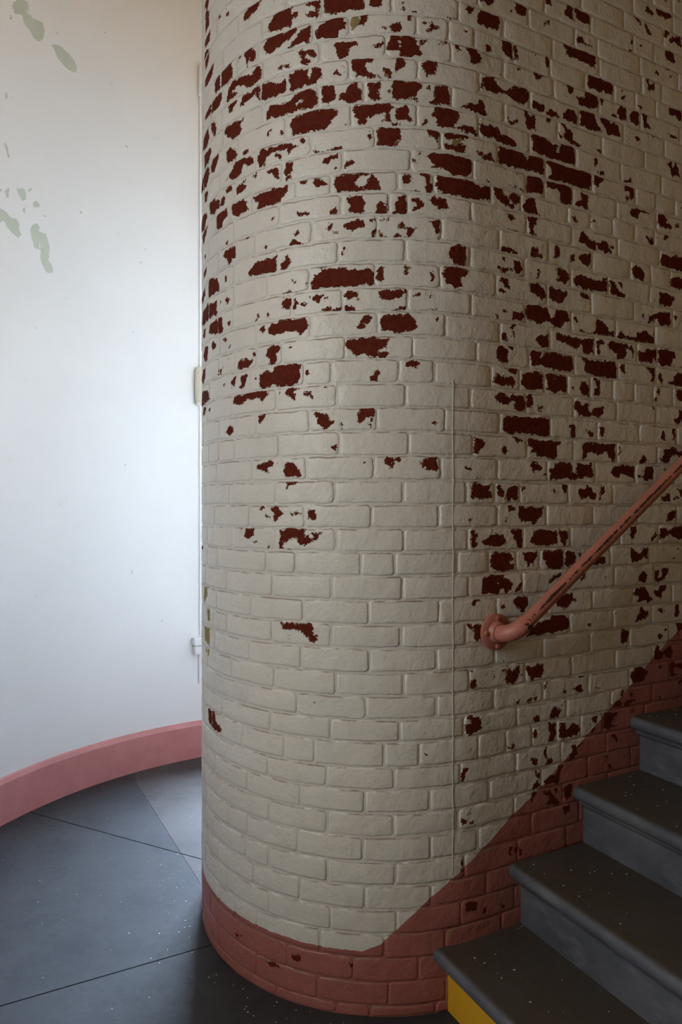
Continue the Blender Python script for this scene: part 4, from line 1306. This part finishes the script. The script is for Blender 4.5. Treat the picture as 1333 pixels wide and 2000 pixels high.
def outer_wall():
    th = list(np.radians(np.arange(20, 90, 3.0))) + [W_A] + list(np.linspace(W_A, W_B, 8))[1:] + \
        list(np.linspace(W_B, math.radians(143), 26))[1:] + list(np.linspace(math.radians(143), math.radians(162), 70))[1:] + \
        list(np.linspace(math.radians(162), T_END, 20))[1:]
    z = [0.0] + list(np.linspace(0.15, W_Z0, 12)) + list(np.linspace(W_Z0, 2.4, 30))[1:] + \
        list(np.linspace(2.4, W_Z1, 215))[1:] + [4.6, CEIL]
    idx = {}; V = []; F = []; pl = []
    lp = []
    for line in LEFT.strip().split('\n'):
        p = np.array([[float(q) for q in t.split(',')] for t in line.split()]) / 1000.0
        lp.append(p)
    A, Zg = np.meshgrid(np.array(th) * OR, np.array(z))
    q = np.stack([A.ravel(), Zg.ravel()], 1)
    sd = np.full(len(q), -1.0)
    near = q[:, 0] > 4.0
    for p in lp:
        sd[near] = np.maximum(sd[near], poly_sdf(p, q[near]))
    V = [(*oxy(a / OR, OR), zz) for a, zz in q]
    n = len(th)
    for r in range(len(z) - 1):
        for c in range(n - 1):
            mid = (th[c] + th[c + 1]) / 2
            if W_A < mid < W_B and W_Z0 < (z[r] + z[r + 1]) / 2 < W_Z1:
                continue
            F.append((r * n + c, r * n + c + 1, (r + 1) * n + c + 1, (r + 1) * n + c))
    # outer skin (0.20 m thick wall) and window reveals
    RO = OR + 0.20
    base = len(V)
    th2 = list(np.radians(np.arange(20, 90, 5.0))) + list(np.linspace(W_A, W_B, 8)) + list(np.linspace(W_B, T_END, 20))[1:]
    z2 = [0.0, W_Z0, W_Z1, CEIL]
    for zz in z2:
        for a in th2:
            V.append((*oxy(a, RO), zz))
    m = len(th2)
    for r in range(3):
        for c in range(m - 1):
            mid = (th2[c] + th2[c + 1]) / 2
            if r == 1 and W_A < mid < W_B:
                continue
            F.append((base + r * m + c, base + (r + 1) * m + c, base + (r + 1) * m + c + 1, base + r * m + c + 1))
    k = len(V)
    for a in (W_A, W_B):
        for zz in (W_Z0, W_Z1):
            V.append((*oxy(a, OR), zz)); V.append((*oxy(a, RO), zz))
    F += [(k, k + 1, k + 3, k + 2), (k + 4, k + 6, k + 7, k + 5), (k, k + 4, k + 5, k + 1), (k + 2, k + 3, k + 7, k + 6)]
    me = bpy.data.meshes.new('wall_left')
    me.from_pydata(V, [], F)
    fattr(me, 'peel', np.concatenate([sd, np.full(len(V) - len(sd), -1.0)]))
    me.polygons.foreach_set('use_smooth', [True] * len(me.polygons))
    o = link('wall_left', me, M_PLASTER)
    sharp(o, 30)
    return structure(o, 'curved white plaster wall with grey-green patches of lost paint')


outer_wall()

# pink baseboard following the curve
prof = [(0.0, 0.0), (0.022, 0.0), (0.021, 0.205), (0.012, 0.226), (0.0, 0.232)]
ths = np.linspace(math.radians(60), T_END, 90)
V = []; F = []
for t in ths:
    for a, b in prof:
        V.append((*oxy(t, OR - a), b))
n = len(prof)
for k in range(len(ths) - 1):
    for j in range(n):
        F.append((k * n + j, k * n + (j + 1) % n, (k + 1) * n + (j + 1) % n, (k + 1) * n + j))
F += [tuple(range(n)), tuple((len(ths) - 1) * n + j for j in range(n - 1, -1, -1))]
o = py_obj('baseboard_left', V, F, M_PINK, None, True); fix_normals(o); sharp(o, 20)
structure(o, 'tall pink painted baseboard along the curved white wall', 'baseboard')

# ------------------------------------------------------------------ the tall window (window_1)
win = thing('window_1', 'tall white painted window behind the brick wall, sill and casing edge showing', 'window', (*oxy((W_A + W_B) / 2, OR), W_Z0))
win['kind'] = 'structure'
wloc = Vector(win.location)


def arc_box(name, a0, a1, r0, r1, z0, z1, mat, parent, seg=6, origin=wloc, bevel=0.0):
    bm = bmesh.new(); rings = []
    for k in range(seg + 1):
        t = a0 + (a1 - a0) * k / seg
        rings.append([bm.verts.new(Vector((*oxy(t, r), z)) - origin) for r, z in ((r0, z0), (r1, z0), (r1, z1), (r0, z1))])
    for k in range(seg):
        for j in range(4):
            bm.faces.new((rings[k][j], rings[k][(j + 1) % 4], rings[k + 1][(j + 1) % 4], rings[k + 1][j]))
    bm.faces.new(rings[0]); bm.faces.new(rings[-1][::-1])
    bmesh.ops.recalc_face_normals(bm, faces=bm.faces)
    if bevel:
        es = [e for e in bm.edges if len(e.link_faces) == 2 and e.calc_face_angle(0) > 0.6]
        bmesh.ops.bevel(bm, geom=es, offset=bevel, segments=2, affect='EDGES')
    return bm_obj(name, bm, mat, parent)


D1 = math.radians(1.0)
arc_box('casing', W_B, math.radians(119.62), OR - 0.012, OR + 0.05, 0.775, W_Z1 + 0.05, M_WHITE, win, 2, bevel=0.003)
arc_box('casing', W_A - 2.2 * D1, W_A, OR - 0.012, OR + 0.05, 0.775, W_Z1 + 0.05, M_WHITE, win, 2, bevel=0.003)
arc_box('head_casing', W_A - 2.2 * D1, math.radians(119.62), OR - 0.014, OR + 0.05, W_Z1, W_Z1 + 0.09, M_WHITE, win, 8, bevel=0.003)
arc_box('head_block', W_B, math.radians(119.85), OR - 0.030, OR + 0.02, 4.25, 4.43, M_WHITE, win, 2, bevel=0.003)
sill = arc_box('sill', W_A - 3.5 * D1, math.radians(121.15), OR - 0.055, OR + 0.19, 0.725, 0.77, M_WHITE, win, 12, bevel=0.004)
arc_box('sill_moulding', W_A - 3.2 * D1, math.radians(120.95), OR - 0.045, OR + 0.02, 0.665, 0.722, M_WHITE, win, 12, bevel=0.005)
arc_box('apron', W_A - 2.2 * D1, math.radians(119.75), OR - 0.014, OR + 0.02, 0.47, 0.665, M_WHITE, win, 10, bevel=0.003)
# sashes: stiles, rails, glazing bars and panes across the opening, on a straight chord
A0 = Vector((*oxy(W_A, OR + 0.10), 0)); A1 = Vector((*oxy(W_B, OR + 0.10), 0))
CD = (A1 - A0).normalized(); CN = Vector((-CD.y, CD.x, 0)); CW = (A1 - A0).length


def chord_box(name, u0, u1, z0, z1, t, mat, parent, d=0.0):
    bm = bmesh.new(); vs = []
    for z in (z0, z1):
        for u, w in ((u0, -t), (u1, -t), (u1, t), (u0, t)):
            vs.append(bm.verts.new(A0 + CD * u + CN * (w + d) + Vector((0, 0, z)) - wloc))
    for q in ((3, 2, 1, 0), (4, 5, 6, 7), (0, 1, 5, 4), (1, 2, 6, 5), (2, 3, 7, 6), (3, 0, 4, 7)):
        bm.faces.new([vs[k] for k in q])
    return bm_obj(name, bm, mat, parent)


chord_box('stile', 0.0, 0.06, 0.77, W_Z1, 0.022, M_WHITE, win)
chord_box('stile', CW - 0.06, CW, 0.77, W_Z1, 0.022, M_WHITE, win)
for z in (0.77, 2.48, W_Z1 - 0.07):
    chord_box('rail', 0.06, CW - 0.06, z, z + 0.07, 0.022, M_WHITE, win)
chord_box('glazing_bar', CW / 2 - 0.014, CW / 2 + 0.014, 0.84, W_Z1 - 0.07, 0.014, M_WHITE, win)
for z in (1.65, 3.42):
    chord_box('glazing_bar', 0.06, CW - 0.06, z - 0.014, z + 0.014, 0.013, M_WHITE, win)

for u0, u1 in ((0.06, CW / 2 - 0.014), (CW / 2 + 0.014, CW - 0.06)):
    for z0, z1 in ((0.84, 1.636), (1.664, 2.48), (2.55, 3.406), (3.434, W_Z1 - 0.07)):
        chord_box('pane', u0, u1, z0, z1, 0.002, M_GLASS, win)

# small rounded fixture screwed to the casing, half hidden by the brick end
fx = thing('wall_fixture', 'small rounded pale plastic fixture on the window casing beside the brick wall edge', 'fixture',
           (*oxy(math.radians(118.9), OR - 0.014), 2.25))
fl = Vector(fx.location)
arc_box('back_plate', math.radians(117.9), math.radians(120.1), OR - 0.018, OR - 0.010, 2.255, 2.505, M_WHITE, fx, 2, fl, 0.002)
bm = bmesh.new(); secs = 14; ring = []
zlev = [(2.262, 0.55), (2.268, 0.82), (2.278, 0.95), (2.30, 1.0), (2.43, 1.0), (2.46, 0.97), (2.48, 0.86), (2.494, 0.66), (2.500, 0.42)]
cth = math.radians(119.0)
er = Vector((math.cos(cth), math.sin(cth), 0)); et = Vector((-math.sin(cth), math.cos(cth), 0))
cc = Vector((*oxy(cth, OR - 0.018), 0))
for z, sc in zlev:
    row = []
    for k in range(secs + 1):
        a = math.pi * k / secs
        row.append(bm.verts.new(cc + et * (math.cos(a) * 0.052 * (0.5 + 0.5 * sc)) - er * (math.sin(a) * 0.060 * sc) + Vector((0, 0, z)) - fl))
    ring.append(row)
for a, b in zip(ring[:-1], ring[1:]):
    for k in range(secs):
        bm.faces.new((a[k], a[k + 1], b[k + 1], b[k]))
bm.faces.new(ring[0]); bm.faces.new(ring[-1][::-1])
for a, b in zip(ring[:-1], ring[1:]):
    bm.faces.new((a[0], b[0], b[-1], a[-1]))
bm_obj('cover', bm, M_LENS, fx, True)

# ------------------------------------------------------------------ floor of large stone slabs
o = py_obj('floor', [(-2.4, -2.9, -0.012), (2.9, -2.9, -0.012), (2.9, 5.2, -0.012), (-2.4, 5.2, -0.012),
                     (-2.4, -2.9, -0.15), (2.9, -2.9, -0.15), (2.9, 5.2, -0.15), (-2.4, 5.2, -0.15)],
           [(0, 1, 2, 3), (7, 6, 5, 4), (0, 4, 5, 1), (1, 5, 6, 2), (2, 6, 7, 3), (3, 7, 4, 0)], M_JOINT)
floor_o = structure(o, 'grey stone slab floor of the stair landing', 'floor')


def cut(poly, p, q, side):
    """part of a convex polygon on one side of the line p-q"""
    out = []
    def dd(v): return side * ((q[0] - p[0]) * (v[1] - p[1]) - (q[1] - p[1]) * (v[0] - p[0]))
    for k in range(len(poly)):
        a, b = poly[k], poly[(k + 1) % len(poly)]
        da, db = dd(a), dd(b)
        if da >= 0:
            out.append(a)
        if da * db < 0:
            t = da / (da - db)
            out.append((a[0] + (b[0] - a[0]) * t, a[1] + (b[1] - a[1]) * t))
    return out


def shrink(poly, g):
    c = (sum(p[0] for p in poly) / len(poly), sum(p[1] for p in poly) / len(poly))
    res = poly
    for k in range(len(poly)):
        a, b = poly[k], poly[(k + 1) % len(poly)]
        L = math.hypot(b[0] - a[0], b[1] - a[1])
        if L < 1e-6:
            continue
        nx, ny = -(b[1] - a[1]) / L, (b[0] - a[0]) / L
        if nx * (c[0] - a[0]) + ny * (c[1] - a[1]) < 0:
            nx, ny = -nx, -ny
        p = (a[0] + nx * g, a[1] + ny * g); q = (b[0] + nx * g, b[1] + ny * g)
        s = 1 if ((q[0] - p[0]) * (c[1] - p[1]) - (q[1] - p[1]) * (c[0] - p[0])) > 0 else -1
        res = cut(res, p, q, s)
    return res


LA = ((-1.642, 3.589), (-0.634, 3.103)); LB = ((-1.093, 2.185), (-0.474, 2.493)); LC = ((-1.268, 4.108), (-0.589, 2.884))
LD = ((-2.4, 0.75), (2.9, 1.05)); LE = ((-0.55, 1.4), (0.25, -2.9))
box = [(-2.4, -2.9), (2.9, -2.9), (2.9, 5.2), (-2.4, 5.2)]
M_S1 = mat_slab('grey_stone', (0.031, 0.0313, 0.0335), (0.045, 0.0435, 0.0435))
M_S2 = mat_slab('pale_grey_stone', (0.054, 0.049, 0.046), (0.070, 0.062, 0.057))


def slab(poly, g, mat, dz=0.0):
    poly = shrink(poly, g)
    bm = bmesh.new()
    bot = [bm.verts.new((p[0], p[1], -0.03)) for p in poly]
    top = [bm.verts.new((p[0], p[1], dz)) for p in poly]
    bm.faces.new(top); bm.faces.new(bot[::-1])
    for k in range(len(poly)):
        j = (k + 1) % len(poly)
        bm.faces.new((bot[k], bot[j], top[j], top[k]))
    bmesh.ops.recalc_face_normals(bm, faces=bm.faces)
    es = [e for e in bm.edges if all(v.co.z > -0.02 for v in e.verts)]
    bmesh.ops.bevel(bm, geom=es, offset=0.0010, segments=2, affect='EDGES')
    return bm_obj('slab', bm, mat, floor_o)


def shift(line, k):
    (x0, y0), (x1, y1) = line
    L = math.hypot(x1 - x0, y1 - y0)
    return ((x0 - (y1 - y0) / L * k, y0 + (x1 - x0) / L * k), (x1 - (y1 - y0) / L * k, y1 + (x1 - x0) / L * k))


LC1, LC2 = shift(LC, 0.0016), shift(LC, -0.0016)       # this joint is tight, only the two stones differ
up_A = cut(box, *LA, 1)
slab(cut(up_A, *LC1, -1), 0.0018, M_S1)
slab(cut(up_A, *LC2, 1), 0.0018, M_S2, 0.0004)
mid = cut(box, *LA, -1)
slab(cut(cut(mid, *LB, 1), *LC1, -1), 0.0018, M_S1)
slab(cut(cut(mid, *LB, 1), *LC2, 1), 0.0018, M_S2, 0.0004)
low = cut(cut(box, *LB, -1), *LA, -1)
slab(cut(low, *LD, 1), 0.0018, M_S1)
lowest = cut(low, *LD, -1)
slab(cut(lowest, *LE, 1), 0.0018, M_S1)
slab(cut(lowest, *LE, -1), 0.0018, M_S1)

# ------------------------------------------------------------------ stone stair
stair = thing('staircase', 'dark stone stair with rounded nosings climbing along the brick wall', 'staircase', stair_pt(-0.128, 0.6, 0))
so = Vector(stair.location)
RISE, GO, S_R = 0.2062, 0.2885, -0.128
W_OUT = 1.30


def pl(a, w, b):
    return Vector(stair_pt(a, w, b)) - so


for k in range(6):
    sr = S_R + GO * k; zt = RISE * (k + 1)
    win_w = -0.06 if k == 0 else -0.012
    # riser block (solid down to the floor below)
    prof = [(sr, RISE * k + (0.0 if k == 0 else -0.03)), (sr, zt - 0.045), (sr + GO + 0.06, zt - 0.045), (sr + GO + 0.06, RISE * k - (0.0 if k == 0 else 0.03))]
    v, f = extrude_profile(prof, pl, win_w + 0.001, W_OUT, 1)
    o = py_obj('riser', v, f, M_YELLOW if k == 0 else M_STEP, stair); fix_normals(o)
    if k == 0:
        o['label'] = 'yellow painted riser of the bottom step'
    # tread slab with bullnose and a hollow moulding beneath it
    th, ov = 0.050, 0.050
    prof = [(sr + GO + 0.012, zt)]
    for j in range(11):
        a = math.pi / 2 + math.pi * j / 10
        prof.append((sr - ov + 0.025 + 0.025 * math.cos(a), zt - 0.025 + 0.025 * math.sin(a)))
    prof.append((sr - 0.022, zt - th))
    for j in range(6):
        a = math.pi / 2 + (math.pi / 2) * j / 5
        prof.append((sr - 0.022 + 0.020 * (1 - math.sin(a)) , zt - th - 0.004 - 0.022 * (-math.cos(a))))
    prof += [(sr - 0.0005, zt - th - 0.028), (sr + 0.02, zt - th - 0.028), (sr + 0.02, zt - th + 0.02), (sr + GO + 0.012, zt - th + 0.02)]
    v, f = extrude_profile(prof, pl, win_w, W_OUT, 14)
    o = py_obj('tread', v, f, M_STEP, stair, True); fix_normals(o); sharp(o, 40)

# ------------------------------------------------------------------ pipe handrail
rail = thing('handrail', 'salmon painted pipe handrail with elbow and bolted round flange on the brick wall', 'handrail', stair_pt(0.0505, 0, 1.19))
ro = Vector(rail.location)
ez = Vector((0, 0, 1)); es_ = Vector((DV[0], DV[1], 0)); ew = Vector((-NV[0], -NV[1], 0))
tdir = (es_ * 0.8175 + ez * 0.576).normalized()


def with_wear(o, fn):
    fattr(o.data, 'wear', [fn(v.co) for v in o.data.vertices])
    return o


# flange: turned disc with a raised hub
prof = [(0.0, 0.0), (0.060, 0.0), (0.060, 0.008), (0.056, 0.011), (0.038, 0.013), (0.034, 0.020), (0.031, 0.028), (0.0, 0.028)]
bm = bmesh.new(); SEG = 40; rings = []
for r, w in prof:
    rings.append([bm.verts.new(ew * (w + 0.001) + es_ * (r * math.cos(2 * math.pi * k / SEG)) + ez * (r * math.sin(2 * math.pi * k / SEG))) for k in range(SEG)] if r > 0 else [bm.verts.new(ew * (w + 0.001))])
for a, b in zip(rings[:-1], rings[1:]):
    for k in range(SEG):
        k2 = (k + 1) % SEG
        if len(a) == 1:
            bm.faces.new((a[0], b[k2], b[k]))
        elif len(b) == 1:
            bm.faces.new((a[k], a[k2], b[0]))
        else:
            bm.faces.new((a[k], a[k2], b[k2], b[k]))
o = bm_obj('flange', bm, M_RAIL, rail, True); sharp(o, 35); with_wear(o, lambda c: 0.36)
for ang in (90, 180, 270, 0):
    a = math.radians(ang); c = es_ * (0.046 * math.cos(a)) + ez * (0.046 * math.sin(a))
    v, f = tube([c + ew * 0.010, c + ew * 0.0185, c + ew * 0.020], [0.0085, 0.0085, 0.006], 6)
    o = py_obj('bolt', v, f, M_RAIL, rail); fix_normals(o); with_wear(o, lambda c: 0.1)
# elbow fitting
path = [ew * 0.024, ew * 0.034]; RB = 0.054; st0 = 0.034
for k in range(1, 15):
    a = (math.pi / 2) * k / 14
    path.append(ew * (st0 + RB * math.sin(a)) + tdir * (RB * (1 - math.cos(a))))
end = path[-1]
path += [end + tdir * 0.012, end + tdir * 0.0125]
v, f = tube(path, [0.0275] * (len(path) - 1) + [0.024], 28)
o = py_obj('elbow', v, f, M_RAIL, rail, True); fix_normals(o); sharp(o, 50)
with_wear(o, lambda c: 0.40 + 0.45 * max(0, ((c - end).dot(tdir) + 0.02) / 0.03) * (1 if (c - end).dot(ez - ew * 0.2) < 0.004 else 0))
# long pipe
L = 2.0; pts = [end + tdir * (L * k / 80) for k in range(81)]
v, f = tube(pts, 0.0225, 40)
o = py_obj('pipe', v, f, M_RAIL, rail, True); fix_normals(o); sharp(o, 50)
side = tdir.cross(ew).normalized()
if side.z > 0:
    side = -side


def pipe_wear(c):
    q = c - end
    l = q.dot(tdir); r = q - tdir * l
    ang = r.normalized().dot((ew * 0.86 - side * 0.50).normalized()) if r.length > 1e-4 else 0
    return 0.15 + 0.58 * max(0.0, (ang - 0.92) / 0.08)


with_wear(o, pipe_wear)

# ------------------------------------------------------------------ the rest of the hall (behind and beside the camera)
def slab_box(bm, x0, y0, z0, x1, y1, z1):
    vs = [bm.verts.new(p) for p in ((x0, y0, z0), (x1, y0, z0), (x1, y1, z0), (x0, y1, z0), (x0, y0, z1), (x1, y0, z1), (x1, y1, z1), (x0, y1, z1))]
    for q in ((3, 2, 1, 0), (4, 5, 6, 7), (0, 1, 5, 4), (1, 2, 6, 5), (2, 3, 7, 6), (3, 0, 4, 7)):
        bm.faces.new([vs[k] for k in q])


XL = oxy(T_END, OR)[0]; YL = oxy(T_END, OR)[1]
HY0, HY1, HZ0, HZ1 = -0.60, 1.00, 1.1, 3.8
bm = bmesh.new()
slab_box(bm, XL - 0.3, HY1, 0, XL, YL + 0.05, CEIL)
slab_box(bm, XL - 0.3, -2.9, 0, XL, HY0, CEIL)
slab_box(bm, XL - 0.3, HY0, 0, XL, HY1, HZ0)
slab_box(bm, XL - 0.3, HY0, HZ1, XL, HY1, CEIL)
structure(bm_obj('wall_hall_left', bm, M_CREAM), 'cream hall wall with an added fill-light window left of the viewer')
w2 = thing('added_window', 'added white framed window for the fill light, left of the viewer', 'window', (XL - 0.15, (HY0 + HY1) / 2, HZ0)); w2['kind'] = 'structure'  # unseen window, put in so fill light reaches the brick end from the left
for nm, y0, y1, z0, z1 in (('stile', HY0, HY0 + .06, HZ0, HZ1), ('stile', HY1 - .06, HY1, HZ0, HZ1), ('rail', HY0 + .06, HY1 - .06, HZ0, HZ0 + .07),
                           ('rail', HY0 + .06, HY1 - .06, HZ1 - .07, HZ1), ('rail', HY0 + .06, HY1 - .06, 2.4, 2.46), ('glazing_bar', 0.185, 0.215, HZ0 + .07, HZ1 - .07)):
    bm = bmesh.new(); slab_box(bm, -0.02, y0 - w2.location.y, z0 - HZ0, 0.02, y1 - w2.location.y, z1 - HZ0)
    bm_obj(nm, bm, M_WHITE, w2)
for y0, y1 in ((HY0 + .06, 0.185), (0.215, HY1 - .06)):
    for z0, z1 in ((HZ0 + .07, 2.4), (2.46, HZ1 - .07)):
        bm = bmesh.new(); slab_box(bm, -0.002, y0 - w2.location.y, z0 - HZ0, 0.002, y1 - w2.location.y, z1 - HZ0)
        bm_obj('pane', bm, M_GLASS, w2)
bm = bmesh.new(); slab_box(bm, XL - 0.3, -3.1, 0, 2.9, -2.9, CEIL)
structure(bm_obj('wall_back', bm, M_CREAM), 'cream back wall of the hall behind the viewer')
bm = bmesh.new(); slab_box(bm, 2.6, -2.9, 0, 2.9, 5.2, CEIL)
structure(bm_obj('wall_stair_end', bm, M_CREAM), 'cream wall at the far right of the stair')
bm = bmesh.new(); slab_box(bm, -2.4, -3.1, CEIL, 2.9, 5.2, CEIL + 0.2)
structure(bm_obj('ceiling', bm, M_CREAM), 'high cream ceiling over the stair', 'ceiling')

# ------------------------------------------------------------------ flakes of paint on floor and steps
bm = bmesh.new()
rnd = random.Random(3)


def flake(x, y, z, r):
    a0 = rnd.uniform(0, 6.28); n = rnd.choice((4, 5, 5))
    lo = []; hi = []
    tx, ty = rnd.uniform(-.25, .25), rnd.uniform(-.25, .25)
    for k in range(n):
        a = a0 + 6.28 * k / n; q = r * rnd.uniform(0.55, 1.15)
        px, py = q * math.cos(a), q * 0.7 * math.sin(a)
        hz = z + 0.0006 + abs(tx * px + ty * py) * 0.6
        lo.append(bm.verts.new((x + px, y + py, hz))); hi.append(bm.verts.new((x + px, y + py, hz + 0.0006)))
    bm.faces.new(hi); bm.faces.new(lo[::-1])
    for k in range(n):
        j = (k + 1) % n
        bm.faces.new((lo[k], lo[j], hi[j], hi[k]))


for _ in range(90):                               # round the foot of the brick end
    th = THP - rnd.uniform(-0.1, 2.3); r = BR + 0.012 + abs(rnd.gauss(0, 0.13))
    flake(BC[0] + r * math.cos(th), BC[1] + r * math.sin(th), 0.0, rnd.uniform(0.0010, 0.0036))
for _ in range(45):                                # over the landing
    th = rnd.uniform(math.radians(120), math.radians(235)); r = rnd.uniform(0.75, 1.75)
    flake(OC[0] + r * math.cos(th), OC[1] + r * math.sin(th), 0.0, rnd.uniform(0.0010, 0.0034))
for k in range(5):
    for _ in range(24):
        s = S_R + GO * k + rnd.uniform(-0.02, GO - 0.01); w = 0.01 + abs(rnd.gauss(0, 0.35))
        p = stair_pt(s, min(w, 1.2), RISE * (k + 1))
        flake(p[0], p[1], p[2], rnd.uniform(0.0010, 0.0042))
o = bm_obj('paint_flakes', bm, M_FLAKE)
o['kind'] = 'stuff'; o['label'] = 'tiny off-white paint flakes scattered over floor and steps'; o['category'] = 'debris'
